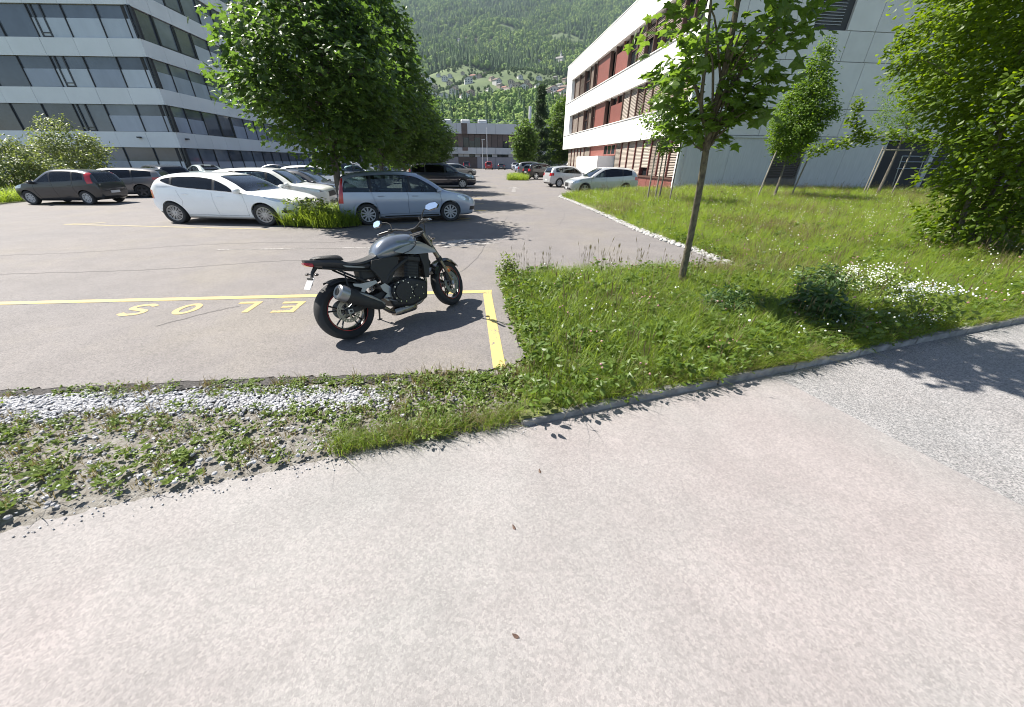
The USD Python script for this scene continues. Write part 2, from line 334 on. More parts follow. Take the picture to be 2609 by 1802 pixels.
yellow_faint_m = paint_look('faint_yellow_paint', (.44, .37, .18), .70)
yellow_worn_m = paint_look('worn_yellow_paint', (.50, .385, .15), .67)
white_worn_m = paint_look('worn_white_paint', (.46, .44, .42), .80, 9.0)
structure('yellow_line', poly_sheet(Polygon([(-14, 3.98), (-7.05, 4.58), (-2.98, 5.02), (-.40, 5.30), (-.33, 5.44), (-3.04, 5.14), (-7.12, 4.69), (-14, 4.09)]), .004), yellow_m)
structure('yellow_line', poly_sheet(Polygon([(-.40, 5.296), (-.33, 5.436), (-.325, 5.25), (-.06, 3.03), (-.185, 3.02), (-.455, 5.25)]), .0045), yellow_m)
structure('yellow_line', poly_sheet(ribbon([(-13.6, 11.25), (-7.1, 10.75)], .09).union(ribbon([(-13.6, 11.25), (-12.7, 11.62)], .08)), .004), yellow_faint_m)
structure('yellow_line', poly_sheet(ribbon([(-4.9, 11.5), (-1.5, 12.85)], .07), .004), yellow_faint_m)
structure('yellow_line', poly_sheet(unary_union([ribbon([(-1.95, 13.1), (-1.55, 13.5)], .12)] + [ribbon([(-1.6 - i * .28, 15.6 + i * 2.6), (-1.15 - i * .28, 15.75 + i * 2.6)], .14) for i in range(5)]), .0045), yellow_m)
structure('pale_line', poly_sheet(ribbon([(-6.6, 8.05), (-2.6, 8.55)], .06), .004), white_worn_m)
structure('faded_arrow', poly_sheet(unary_union([Polygon([(-2.3, 8.6), (.1, 9.75), (-1.5, 9.55)]), Polygon([(-1.7, 8.55), (-.2, 9.2), (-1.5, 9.0)])]), .004), white_worn_m)
structure('faded_arrow', poly_sheet(unary_union([Polygon([(-.15, 26), (.15, 26), (.1, 31), (-.1, 31)]), Polygon([(-.55, 29.2), (0, 31.6), (.5, 29.2), (.1, 29.9), (-.1, 29.9)])]), .004), white_worn_m)
structure('faded_line', poly_sheet(unary_union([ribbon([(1.2, 33 + i * 3.2), (4.6, 33.4 + i * 3.2)], .1) for i in range(4)]), .004), white_worn_m)
seam_m = mat('tar_seam', (.150, .138, .133), .75, var=.25, scale=20)
for sp_ in ([(-12.5, 7.0), (-9.5, 7.6), (-7.0, 8.7), (-4.4, 9.0)], [(-9.0, 6.0), (-6.6, 6.4), (-4.4, 7.2), (-2.9, 7.0)], [(-1.1, 5.9), (-.75, 7.6), (-.6, 10.2), (-.2, 14.0)], [(-4.3, 3.95), (-4.05, 4.35), (-3.8, 4.62)], [(1.5, 12), (2.1, 16), (1.9, 22)]):
    cp = curve([(a, b, 0) for a, b in sp_], 10)[:, :2] + np.random.default_rng(8).normal(0, .012, (len(sp_) * 10 - 9, 2))
    structure('tar_seam', poly_sheet(LineString(cp).buffer(.008), .0035), seam_m)
# VELOS, to be read from the far side
def stroke(pts, w=.078): return LineString(pts).buffer(w / 2, cap_style=2, join_style=2)
h_, w_ = .41, .29
LET = {'V': stroke([(0, h_), (w_ / 2, .02), (w_, h_)]),
       'E': unary_union([stroke([(w_, h_ - .03), (.03, h_ - .03), (.03, .03), (w_, .03)]), stroke([(.03, h_ / 2), (w_ * .8, h_ / 2)])]),
       'L': stroke([(.03, h_), (.03, .03), (w_, .03)]),
       'O': affinity.scale(Point(w_ / 2, h_ / 2).buffer(1), w_ / 2, h_ / 2).difference(affinity.scale(Point(w_ / 2, h_ / 2).buffer(1), w_ / 2 - .075, h_ / 2 - .078)),
       'S': LineString(curve([(w_ * .95, h_ * .8), (w_ * .6, h_ * .95), (w_ * .15, h_ * .85), (w_ * .12, h_ * .62), (w_ * .5, h_ * .5), (w_ * .88, h_ * .38), (w_ * .85, h_ * .15), (w_ * .4, h_ * .05), (w_ * .05, h_ * .2)], 6)[:, :2] if False else [tuple(q) for q in curve([(w_ * .95, h_ * .8), (w_ * .6, h_ * .95), (w_ * .15, h_ * .85), (w_ * .12, h_ * .62), (w_ * .5, h_ * .5), (w_ * .88, h_ * .38), (w_ * .85, h_ * .15), (w_ * .4, h_ * .05), (w_ * .05, h_ * .2)], 6)]).buffer(.038, cap_style=2)}
lettering = thing('painted_lettering', 'worn yellow letters VELOS painted upside down beside the long yellow line', 'lettering')
for ch, (lx, ly) in zip('VELOS', [(-2.15, 4.72), (-3.10, 4.615), (-3.70, 4.585), (-4.40, 4.50), (-5.02, 4.45)]):
    g = affinity.rotate(LET[ch], 180 + 6, origin=(w_ / 2, h_ / 2)); g = affinity.translate(g, lx - w_ / 2, ly - h_ / 2)
    obj('letter', poly_sheet(g, .0042), yellow_worn_m, lettering, smooth=False)
# ---------------------------------------------------------------- building materials
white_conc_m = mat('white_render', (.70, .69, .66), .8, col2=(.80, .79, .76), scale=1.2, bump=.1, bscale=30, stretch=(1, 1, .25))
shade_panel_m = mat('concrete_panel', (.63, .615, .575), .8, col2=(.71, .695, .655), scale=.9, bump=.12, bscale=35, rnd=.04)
base_conc_m = mat('board_marked_concrete', (.50, .50, .49), .85, col2=(.60, .60, .59), scale=7.0, bump=.3, bscale=12, stretch=(2.4, 2.4, .20), detail=6)
joint_m = mat('joint_shadow', (.05, .05, .05), .9)
blind_m = mat('brown_blind', (.33, .265, .215), .55, var=.08, scale=2, rnd=.10)
blind_pale_m = mat('beige_blind', (.50, .43, .36), .55, var=.06, scale=2, rnd=.08)
red_panel_m = mat('red_panel', (.26, .095, .078), .45, var=.06, scale=1.5, rnd=.06)
red_frame_m = mat('dark_red_frame', (.15, .045, .038), .5)
brown_frame_m = mat('brown_frame', (.12, .065, .05), .5)
dark_glass_m = mat('dark_window_glass', (.02, .024, .028), .06, spec=.6)
room_m = mat('dark_room', (.035, .034, .034), .9)
metal_m = mat('galvanised_metal', (.55, .56, .57), .35, metal=.9)
white_metal_m = mat('white_metal', (.75, .76, .76), .4)

class Frame:
    """local axes of a facade: u along it, n outwards, z up"""
    def __init__(s, o, u, n): s.o, s.u, s.n = np.array(o, float), np.array(u, float), np.array(n, float)
    def bx(s, u0, u1, n0, n1, z0, z1):
        m = trimesh.creation.box((abs(u1 - u0), abs(n1 - n0), z1 - z0)); m.apply_translation(((u0 + u1) / 2, (n0 + n1) / 2, (z0 + z1) / 2))
        return s.put(m)
    def put(s, m):
        v = m.vertices; w = np.zeros_like(v); w[:, :2] = s.o[:2] + v[:, :1] * s.u + v[:, 1:2] * s.n; w[:, 2] = v[:, 2]
        f = m.faces if s.u[0] * s.n[1] - s.u[1] * s.n[0] > 0 else m.faces[:, ::-1]
        return trimesh.Trimesh(w, f, process=False)
def slats(fr, u0, u1, n0, z0, z1, pitch=.085, tilt=.055, th=.012):
    n = max(2, int((z1 - z0) / pitch)); ms = []
    for k in range(n):
        z = z0 + (k + .5) * (z1 - z0) / n
        v = np.array([[u0, n0, z + tilt / 2], [u1, n0, z + tilt / 2], [u1, n0 + .045, z - tilt / 2], [u0, n0 + .045, z - tilt / 2]]); v2 = v - [0, 0, th]
        m = trimesh.Trimesh(np.vstack([v, v2]), [[0, 1, 2], [0, 2, 3], [4, 6, 5], [4, 7, 6], [3, 2, 6], [3, 6, 7], [0, 5, 1], [0, 4, 5], [1, 6, 2], [1, 5, 6], [0, 3, 7], [0, 7, 4]], process=False)
        ms.append(m)
    return fr.put(cat_meshes(ms))

# ---------------------------------------------------------------- right building: white banded block with red panels
rb = thing('office_building', 'white concrete three storey building with red panels and brown blinds', 'building')
F1 = Frame(RB0, A_ax, -B_ax)      # sunlit facade towards the car park
F2 = Frame(RB0, B_ax, -A_ax)      # shaded end wall towards the camera
LEN, WID = 34.0, 62.0
LV = dict(base=3.40, w1=5.05, b2=7.25, w2=8.80, par=11.15, top=12.95)
obj('core', F1.bx(.35, LEN - .3, -WID + 1, -.75, .0, LV['top'] - .4), room_m, rb, smooth=False)
for (z0, z1) in ((LV['base'], LV['w1']), (LV['b2'], LV['w2']), (LV['par'], LV['top'])):
    u = 0.0; ws = [5.2, 5.2, 5.2, 5.2, 5.2, 4.3, 3.4]
    for w in ws:
        obj('facade_panel', F1.bx(u + .012, min(u + w, LEN - .3) - .012, -.70, .10, z0, z1), white_conc_m, rb, smooth=False); u += w
    obj('band_sill', F1.bx(.02, LEN - .3, .0, .17, z1, z1 + .05) if z1 < 12 else F1.bx(.0, LEN, -.75, .14, z1, z1 + .06), white_conc_m, rb, smooth=False)
obj('end_pier', F1.bx(LEN - 2.9, LEN, -.8, .085, LV['base'] + .01, LV['top'] - .01), white_conc_m, rb, smooth=False)
obj('corner_pier', F1.bx(0.0, .32, -.78, .08, .0, LV['base'] + .0), white_conc_m, rb, smooth=False)
obj('corner_pier', F1.bx(0.0, .32, -.78, .08, LV['w1'] + .05, LV['b2']), white_conc_m, rb, smooth=False)
obj('corner_pier', F1.bx(0.0, .32, -.78, .08, LV['w2'] + .05, LV['par']), white_conc_m, rb, smooth=False)
rr = np.random.default_rng(11)
def bay(u0, u1, z0, z1, kind, drop=1.0):
    if kind in ('blind', 'pale'):
        zz = z1 - (z1 - z0) * drop
        if drop < .98: obj('window_pane', F1.bx(u0 + .03, u1 - .03, -.42, -.40, z0, zz), dark_glass_m, rb, smooth=False)
        b = obj('blind', slats(F1, u0 + .05, u1 - .05, -.26, zz + .03, z1 - .02, pitch=.10, tilt=.085 if rr.random() < .75 else .04), blind_m if kind == 'blind' else blind_pale_m, rb, smooth=False)
    elif kind == 'glass':
        w = obj('window_pane', F1.bx(u0 + .06, u1 - .06, -.42, -.40, z0, z1), dark_glass_m, rb, smooth=False)
        obj('window_frame', F1.bx(u0 + .06, u1 - .06, -.40, -.35, z0 + (z1 - z0) * .52, z0 + (z1 - z0) * .55), brown_frame_m, w.GetPrim() if hasattr(w, 'GetPrim') else w, smooth=False)
    elif kind == 'red': obj('red_panel', F1.bx(u0 + .02, u1 - .02, -.36, -.20, z0, z1), red_panel_m, rb, smooth=False)
    elif kind == 'recess': obj('red_recess', F1.bx(u0, u1, -.68, -.62, z0, z1), red_frame_m, rb, smooth=False)
    elif kind == 'redtop':
        obj('red_panel', F1.bx(u0 + .02, u1 - .02, -.36, -.20, z0, z1 - .62), red_panel_m, rb, smooth=False)
        um = (u0 + u1) / 2
        for a, b in ((u0 + .12, um - .1), (um + .1, u1 - .12)): obj('window_pane', F1.bx(a, b, -.42, -.40, z1 - .58, z1 - .04), dark_glass_m, rb, smooth=False)
        obj('red_panel', F1.bx(um - .09, um + .09, -.36, -.205, z1 - .62, z1), red_panel_m, rb, smooth=False)
    obj('mullion', F1.bx(u0 - .05, u0 + .05, -.42, -.12, z0, z1), red_frame_m if z0 < 3 else brown_frame_m, rb, smooth=False)
MID = [(.34, 1.9, 'blind', 1), (1.9, 3.5, 'blind', 1), (3.5, 5.1, 'blind', .72), (5.1, 6.3, 'blind', 1), (6.3, 7.7, 'blind', 1), (7.7, 9.1, 'blind', 1), (9.1, 10.65, 'pale', 1), (10.65, 12.3, 'pale', 1), (12.3, 15.55, 'redtop', 1), (15.55, 17.05, 'recess', 1), (17.05, 20.5, 'red', 1), (20.5, 21.7, 'glass', 1), (21.7, 23.1, 'blind', 1), (23.1, 24.9, 'glass', 1), (24.9, 27.4, 'blind', 1), (27.4, 30.2, 'blind', 1), (30.2, 31.0, 'glass', 1)]
TOP = [(.34, 2.0, 'blind', .5), (2.0, 3.4, 'glass', 1), (3.4, 4.75, 'blind', .9), (4.75, 6.1, 'blind', .45), (6.1, 7.45, 'blind', .5), (7.45, 9.0, 'blind', .5), (9.0, 10.45, 'blind', 1), (10.45, 12.3, 'glass', 1), (12.3, 15.55, 'redtop', 1), (15.55, 17.05, 'recess', 1), (17.05, 21.0, 'red', 1), (21.0, 22.2, 'glass', 1), (22.2, 23.5, 'blind', 1), (23.5, 25.8, 'glass', 1), (25.8, 28, 'blind', 1), (28, 30.3, 'blind', 1), (30.3, 31.0, 'glass', 1)]
for u0, u1, k, d in MID: bay(u0, u1, LV['w1'] + .05, LV['b2'] - .02, k, d)
for u0, u1, k, d in TOP: bay(u0, u1, LV['w2'] + .05, LV['par'] - .02, k, d)
GRD = [(.34, 1.85, 'pale', 1), (1.85, 3.4, 'pale', 1), (3.4, 4.9, 'blind', 1), (4.9, 6.4, 'pale', .78), (6.4, 7.9, 'pale', 1), (7.9, 9.55, 'pale', 1), (9.55, 11.1, 'pale', 1), (11.1, 12.7, 'pale', 1), (20.9, 23.4, 'pale', 1), (23.4, 25.0, 'pale', 1), (25.0, 26.5, 'pale', 1), (26.5, 28.0, 'pale', 1), (28.0, 29.6, 'pale', 1), (29.6, 31.6, 'pale', 1)]
for u0, u1, k, d in GRD:
    bay(u0, u1, .92, LV['base'] - .03, k, d)
    obj('red_panel', F1.bx(u0 + .02, u1 - .02, -.36, -.20, .05, .78), red_panel_m, rb, smooth=False)
obj('ground_sill', F1.bx(.33, 12.7, -.36, -.10, .79, .90), brown_frame_m, rb, smooth=False)
obj('ground_sill', F1.bx(20.9, 31.6, -.36, -.10, .79, .90), brown_frame_m, rb, smooth=False)
obj('entrance_wall', F1.bx(12.95, 20.7, -.3, 1.4, .0, 2.35), white_conc_m, rb, smooth=False)
obj('red_panel', F1.bx(12.8, 16.2, -.36, -.25, 2.40, LV['base'] - .02), red_panel_m, rb, smooth=False)
obj('red_panel', F1.bx(16.2, 20.85, -.36, -.22, 2.40, LV['base'] - .02), red_panel_m, rb, smooth=False)
for a in (13.1, 14.2, 15.3): obj('window_pane', F1.bx(a, a + .85, -.25, -.235, 2.55, LV['base'] - .12), dark_glass_m, rb, smooth=False)
# end wall: precast panels with open joints
obj('wall_core', F2.bx(.34, WID, -.55, -.14, LV['base'] + .03, LV['top'] - .45), joint_m, rb, smooth=False)
ROWS = [(LV['base'] + .02, 4.92), (4.92, 7.30), (7.30, 8.73), (8.73, 11.1), (11.1, LV['top'])]
COLS = [[.0, 1.6, 5.0, 8.9, 10.6, 13.4, 16.5, 20, 24, 28, 33, 39, 46, 54, 62], [.0, 2.2, 5.0, 7.6, 10.6, 14.2, 18, 22, 27, 33, 39, 46, 54, 62], [.0, 2.2, 5.3, 8.9, 10.5, 14.2, 18, 22, 27, 33, 39, 46, 54, 62], [.0, 2.2, 5.3, 6.5, 8.66, 10.5, 14.2, 18, 22, 27, 33, 39, 46, 54, 62], [.0, 2.2, 5.3, 8.9, 10.5, 14.2, 18, 22, 27, 33, 39, 46, 54, 62]]
for (z0, z1), cs in zip(ROWS, COLS):
    for a, b in zip(cs[:-1], cs[1:]):
        if z0 == 8.73 and a == 6.5: continue
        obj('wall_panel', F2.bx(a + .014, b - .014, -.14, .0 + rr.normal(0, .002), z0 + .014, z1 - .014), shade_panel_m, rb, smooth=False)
w = obj('window_surround', F2.bx(6.52, 8.64, -.53, -.50, 8.75, 11.08), brown_frame_m, rb, smooth=False)
obj('blind', slats(F2, 6.62, 8.25, -.16, 8.95, 10.98, pitch=.13, tilt=.05), mat('grey_blind', (.5, .49, .47), .5), rb, smooth=False)
obj('window_pane', F2.bx(6.60, 8.56, -.30, -.28, 8.85, 11.0), dark_glass_m, rb, smooth=False)
obj('base_ledge', F2.bx(-.04, 14.6, -.1, .07, LV['base'] - .12, LV['base'] + .0), base_conc_m, rb, smooth=False)
for a, b in ((.32, 3.3), (3.3, 6.45), (8.70, 11.6), (11.6, 14.55)): obj('base_wall', F2.bx(a + .008, b - .008, -.4, .02, .0, LV['base'] - .12), base_conc_m, rb, smooth=False)
obj('base_wall', F2.bx(-.03, .32, -.4, .0, .0, LV['base'] - .12), white_conc_m, rb, smooth=False)
obj('base_wall', F2.bx(6.45, 8.70, -.4, .015, 3.0, LV['base'] - .12), base_conc_m, rb, smooth=False)
obj('shutter', slats(F2, 6.50, 8.65, -.12, .98, 3.0, pitch=.10, tilt=.07), mat('bronze_louvre', (.11, .085, .065), .5), rb, smooth=False)
obj('door_recess', F2.bx(6.46, 8.69, -.38, -.34, .0, 3.0), room_m, rb, smooth=False)
obj('door_step', F2.bx(6.46, 8.69, -.33, .05, .0, .95), mat('dark_plinth', (.14, .12, .10), .8, var=.2, scale=3), rb, smooth=False)
obj('recess_wall', F2.bx(14.6, WID, -4.6, -4.3, .0, LV['base']), mat('recess_wall_look', (.30, .295, .29), .9, var=.15, scale=1.0), rb, smooth=False)
obj('soffit', F2.bx(14.6, WID, -4.5, -.15, LV['base'] - .12, LV['base'] + .0), base_conc_m, rb, smooth=False)
for k in range(6): obj('column', F2.bx(18.5 + k * 7, 18.85 + k * 7, -.6, -.2, .0, LV['base'] - .12), base_conc_m, rb, smooth=False)
rail = thing('handrail', 'white tubular railing in front of the recessed ground floor of the white building', 'railing')
def f2p(u, n, z): q = RB0 + B_ax * u - A_ax * n; return (q[0], q[1], z)
for z in (1.62, 2.02, 2.36): obj('rail', cyl(f2p(15.5, .5, z), f2p(24, .5, z), .028, 8), metal_m, rail)
for k in range(6): obj('post', cyl(f2p(15.5 + k * 1.7 + .35, .5, .1), f2p(15.5 + k * 1.7, .5, 2.36), .028, 8), metal_m, rail)

# ---------------------------------------------------------------- left building: glass bands and white spandrels
lb = thing('glass_office_building', 'pale grey office building with alternating glass bands and white panels', 'building')
LC = np.array([-32.6, 40.0]); ul = np.array([-1.0, -.012]); ul /= np.linalg.norm(ul)
G1 = Frame(LC, ul, [ul[1], -ul[0]] if False else [-.012, -1.0])
ur = A_ax.copy(); G2 = Frame(LC, ur, B_ax)
lp_m = mat('white_spandrel', (.74, .75, .755), .38, var=.05, scale=.35, rnd=.035)
glass_m = mat('tinted_glazing', (.085, .10, .12), .05, spec=.8, var=.35, scale=.25, rnd=.5)
screen_m = mat('grey_blue_screen', (.30, .335, .40), .16, spec=.7, var=.12, scale=.7, rnd=.14, stretch=(1, 1, .3))
screen2_m = mat('pale_screen', (.48, .515, .56), .2, spec=.7, var=.10, scale=.6, rnd=.12, stretch=(1, 1, .3))
mull_m = mat('dark_mullion', (.02, .022, .025), .4)
rl = np.random.default_rng(21)
BANDS = [(2.68, 3.98), (6.15, 7.40), (9.65, 10.90), (13.1, 14.4), (16.6, 17.9), (20.1, 21.4)]
GL = [(.2, 2.68), (3.98, 6.15), (7.40, 9.65), (10.90, 13.1), (14.4, 16.6), (17.9, 20.1)]
obj('core', cat_meshes([G1.bx(.2, 60, -.75, -.5, 0, 21.0), G2.bx(.2, 70, -.75, -.5, 0, 21.0), G1.bx(0, 60, -20, -.7, 21.0, 21.2)]), room_m, lb, smooth=False)
for G, length, mod, side in ((G1, 36, 2.9, 0), (G2, 46, 2.6, 1)):
    n = int(length / mod)
    for bi, (z0, z1) in enumerate(BANDS):
        for k in range(n):
            obj('spandrel_panel', G.bx(k * mod + .012 + (.0 if k else -.0), (k + 1) * mod - .012, -.3, .0 + rl.normal(0, .003), z0, z1), lp_m, lb, smooth=False)
    for gi, (z0, z1) in enumerate(GL):
        for k in range(n):
            a, b = k * mod, (k + 1) * mod
            screen = {0: lambda: 1, 1: lambda: (k < 2 if side == 0 else k not in (2, 3)), 2: lambda: (k < 4 if side == 0 else True), 3: lambda: (k < 3 if side == 0 else k > 2), 4: lambda: k % 3 == 1, 5: lambda: k % 2}[gi]()
            obj('glass_pane', G.bx(a + .035, b - .035, -.20, -.18, z0 + .02, z1 - .02), glass_m, lb, smooth=False)
            if screen:
                top = z0 + (z1 - z0) * (.60 if gi else .52)
                obj('sun_screen', G.bx(a + .05, b - .05, -.16, -.14, z0 + .03, top), (screen2_m if (side == 0 and rl.random() < .5) or gi == 3 else screen_m), lb, smooth=False)
            obj('mullion', G.bx(a - .03, a + .03, -.2, -.07, z0, z1), mull_m, lb, smooth=False)
            if side == 0 and gi in (1, 2, 3) and k in (5, 7, 2) and rl.random() < .9:
                fr = G.bx(a + 1.7, a + 1.82, -.18, -.09, z0, z1); fr2 = G.bx(a + 2.45, a + 2.57, -.18, -.09, z0, z1); fr3 = G.bx(a + 1.82, a + 2.45, -.18, -.09, z0 + .0, z0 + .12); fr4 = G.bx(a + 1.82, a + 2.45, -.18, -.09, z0 + .3, z0 + .36)
                obj('vent_frame', cat_meshes([fr, fr2, fr3, fr4]), mull_m, lb, smooth=False)
            if side == 1 and ((gi == 1 and k == 3) or (gi == 3 and k in (1, 2)) or (gi == 4 and k in (2, 5))):
                obj('vent_frame', cat_meshes([G.bx(a + .1, b - .1, -.18, -.08, z0 + .05, z0 + .15), G.bx(a + .1, a + .2, -.18, -.085, z0 + .15, z1 - .1), G.bx(b - .2, b - .1, -.18, -.085, z0 + .15, z1 - .1)]), mull_m, lb, smooth=False)
    obj('glazing_cap', G.bx(.02, n * mod, -.2, -.06, z0 - .0, z0 + .01), mull_m, lb, smooth=False)
for gi, (z0, z1) in enumerate(GL): obj('corner_mullion', box(LC[0] + .04, LC[1] + .09, (z0 + z1) / 2, .12, .12, z1 - z0), mull_m, lb, smooth=False)
for u, z in ((3.4, 3.45), (-1, 3.4)):
    G = G1 if u > 0 else G2
    obj('wall_lamp', G.bx(abs(u), abs(u) + .3, .0, .25, z, z + .12), mull_m, lb, smooth=False)

# ---------------------------------------------------------------- far building across the end of the aisle
fb = thing('workshop_building', 'long low white building with dark window strip at the far end of the car park', 'building')
FO = B_ax * 0 + np.array([0, 110.0]); G3 = Frame(FO, B_ax, -A_ax)
fpan_m = mat('far_white_panel', (.64, .635, .62), .8, var=.04, scale=.5, rnd=.03)
fgrey_m = mat('far_grey_wall', (.36, .33, .335), .85, var=.08, scale=.6, rnd=.05)
fbrown_m = mat('far_brown_panel', (.15, .105, .085), .7, rnd=.2, var=.15, scale=1)
obj('core', G3.bx(-45, 30, -14, -.6, 0, 10.2), room_m, fb, smooth=False)
for k in range(15):
    a = -45 + k * 5
    for z0, z1 in ((3.45, 4.95), (8.05, 10.4)): obj('parapet_panel', G3.bx(a + .03, a + 4.97, -.3, .12, z0, z1), fpan_m, fb, smooth=False)
    obj('ground_wall', G3.bx(a + .03, a + 4.97, -.55, -.2, 0, 2.75), fgrey_m if k % 4 != 2 else fbrown_m, fb, smooth=False)
rf = np.random.default_rng(4)
for k in range(50):
    a = -45 + k * 1.5
    obj('window_pane', G3.bx(a + .05, a + 1.45, -.5, -.45, 4.98, 8.0), dark_glass_m, fb, smooth=False)
    h = rf.choice([.25, .5, .8, 1.0], p=[.25, .2, .2, .35]); 
    obj('blind', G3.bx(a + .06, a + 1.44, -.42, -.38, 8.0 - 3.0 * h, 8.0), fbrown_m, fb, smooth=False)
    if rf.random() < .4: obj('window_pane', G3.bx(a + .05, a + 1.45, -.5, -.44, 2.8, 3.42), dark_glass_m, fb, smooth=False)
    else: obj('window_panel', G3.bx(a + .05, a + 1.45, -.5, -.43, 2.8, 3.42), fpan_m, fb, smooth=False)
obj('brown_pier', G3.bx(-13.8, -12.3, .1, .2, 8.0, 10.35), fbrown_m, fb, smooth=False)
obj('brown_pier', G3.bx(-13.8, -12.3, .1, .2, 4.2, 5.0), fbrown_m, fb, smooth=False)
for a in (-18.5, -13.7, -9.3): obj('rooflight', rot(moved(bevel_box(2.4, 2.2, 1.0, .25), (0, 0, 0)), math.atan2(B_ax[1], B_ax[0]), [0, 0, 1]).apply_translation((*(FO + B_ax * (a + 1) + A_ax * 1.4), 10.75)), white_metal_m, fb)
obj('chimney', cyl((*(FO + B_ax * 4.4 + A_ax * 2.5), 10.0), (*(FO + B_ax * 4.4 + A_ax * 2.5), 14.6), .36, 16), white_metal_m, fb)
for z in (10.75, 11.2): obj('roof_rail', G3.bx(-45, 30, -.35, -.30, z, z + .05), metal_m, fb, smooth=False)
for k in range(50): obj('rail_post', G3.bx(-45 + k * 1.5, -44.95 + k * 1.5, -.345, -.305, 10.4, 11.2), metal_m, fb, smooth=False)
structure('far_pavement', poly_sheet(Polygon([(-70, 106.2), (40, 107), (40, 112), (-70, 112)]), .10), mat('far_pavement_look', (.42, .41, .40), .9))

for (px, py, h, nm, lab) in ((-6.9, 104.5, 9.0, 'flag_pole', 'tall thin pale pole in front of the far low building'), (-8.1, 104.5, 6.6, 'street_lamp', 'shorter lamp post with a small head beside the tall pale pole')):
    lp = thing(nm, lab, 'pole' if nm == 'flag_pole' else 'street lamp', (px, py, 0))
    obj('post', tube([(0, 0, 0), (0, 0, h * .5), (0, 0, h)], [.1, .08, .06], 10), white_metal_m, lp)
    if nm == 'street_lamp': obj('lamp_head', bevel_box(.9, .3, .14, .04, (.3, 0, h)), metal_m, lp)
    else: obj('finial', trimesh.creation.icosphere(2, .11).apply_translation((0, 0, h)), white_metal_m, lp)
# ---------------------------------------------------------------- vegetation helpers
bark_m = mat('grey_bark', (.10, .085, .07), .95, col2=(.23, .205, .17), scale=9, bump=.9, bscale=26, stretch=(3, 3, .7), detail=8)
bark2_m = mat('lichen_bark', (.075, .062, .045), .95, col2=(.21, .185, .115), scale=12, bump=.8, bscale=34, stretch=(2, 2, .8), detail=8)
stake_m = mat('weathered_stake', (.30, .27, .23), .9, var=.25, scale=8, stretch=(2, 2, .3))
maple_leaf_m = leaf_mat('maple_leaf', (.095, .180, .034), (.26, .34, .065), trans=.55, rough=.36, rnd=.35)
young_leaf_m = leaf_mat('young_maple_leaf', (.12, .210, .035), (.28, .36, .070), trans=.55, rough=.38)
young_red_m = leaf_mat('young_maple_tip', (.10, .10, .02), (.16, .15, .03), trans=.45)
hedge_leaf_m = leaf_mat('hornbeam_leaf', (.16, .255, .022), (.35, .44, .055), trans=.55, rnd=.3)
hb_leaf_m = leaf_mat('dark_hornbeam_leaf', (.15, .26, .028), (.33, .42, .055), trans=.55, rnd=.3)
shrub_leaf_m = leaf_mat('grey_shrub_leaf', (.19, .25, .06), (.36, .42, .13), trans=.35)
pine_m = leaf_mat('conifer_needles', (.06, .115, .035), (.13, .19, .05), trans=.35, rough=.6)
MAPLE = [(0, 0), (.20, -.04), (.45, .04), (.33, .22), (.62, .50), (.30, .50), (.17, .66), (0, 1.0)]
def leaf_shape(half, fold=.18, curl=.22):
    r = np.array(half); left = r[1:-1][::-1] * [-1, 1]; o = np.vstack([r, left]); c = np.array([[0, .38]]); p2 = np.vstack([c, o])
    z = -fold * np.abs(p2[:, 0]) - curl * np.maximum(p2[:, 1] - .35, 0) ** 2 + .04 * np.cos(p2[:, 0] * 9)
    n = len(o); f = [[0, 1 + i, 1 + (i + 1) % n] for i in range(n)]
    return np.c_[p2, z], np.array(f)
MAPLE_V, MAPLE_F = leaf_shape(MAPLE)
OVAL_V, OVAL_F = leaf_shape([(0, 0), (.26, .25), (.30, .5), (.16, .82), (0, 1)], .35, .2)
def leaves(pos, nrm, tip, size, shape):
    V, F = shape; n = len(pos)
    nrm = nrm / (np.linalg.norm(nrm, axis=1, keepdims=True) + 1e-9)
    tip = tip - nrm * (tip * nrm).sum(1, keepdims=True); tip /= np.linalg.norm(tip, axis=1, keepdims=True) + 1e-9
    x = np.cross(tip, nrm)
    v = pos[:, None] + size[:, None, None] * (V[None, :, :1] * x[:, None] + V[None, :, 1:2] * tip[:, None] + V[None, :, 2:] * nrm[:, None])
    f = F[None] + (np.arange(n) * len(V))[:, None, None]
    return trimesh.Trimesh(v.reshape(-1, 3), f.reshape(-1, 3), process=False)
def spray(cent, out, rng, per, rad, size, droop=.35, shape=None, flat=.55):
    """leaves round the twig centres; out = outward unit vectors"""
    n = len(cent); k = n * per
    c = np.repeat(cent, per, 0); o = np.repeat(out, per, 0); d = rng.normal(0, 1, (k, 3)); d[:, 2] *= flat
    r = np.repeat(np.broadcast_to(rad, (n,)), per)
    pos = c + d * r[:, None] * .62
    nrm = np.c_[np.zeros(k), np.zeros(k), np.ones(k)] * .75 + o * .35 + rng.normal(0, .38, (k, 3))
    tip = o * .8 + rng.normal(0, .55, (k, 3)) + [0, 0, -droop]
    return pos, nrm, tip, size * rng.uniform(.65, 1.2, k)
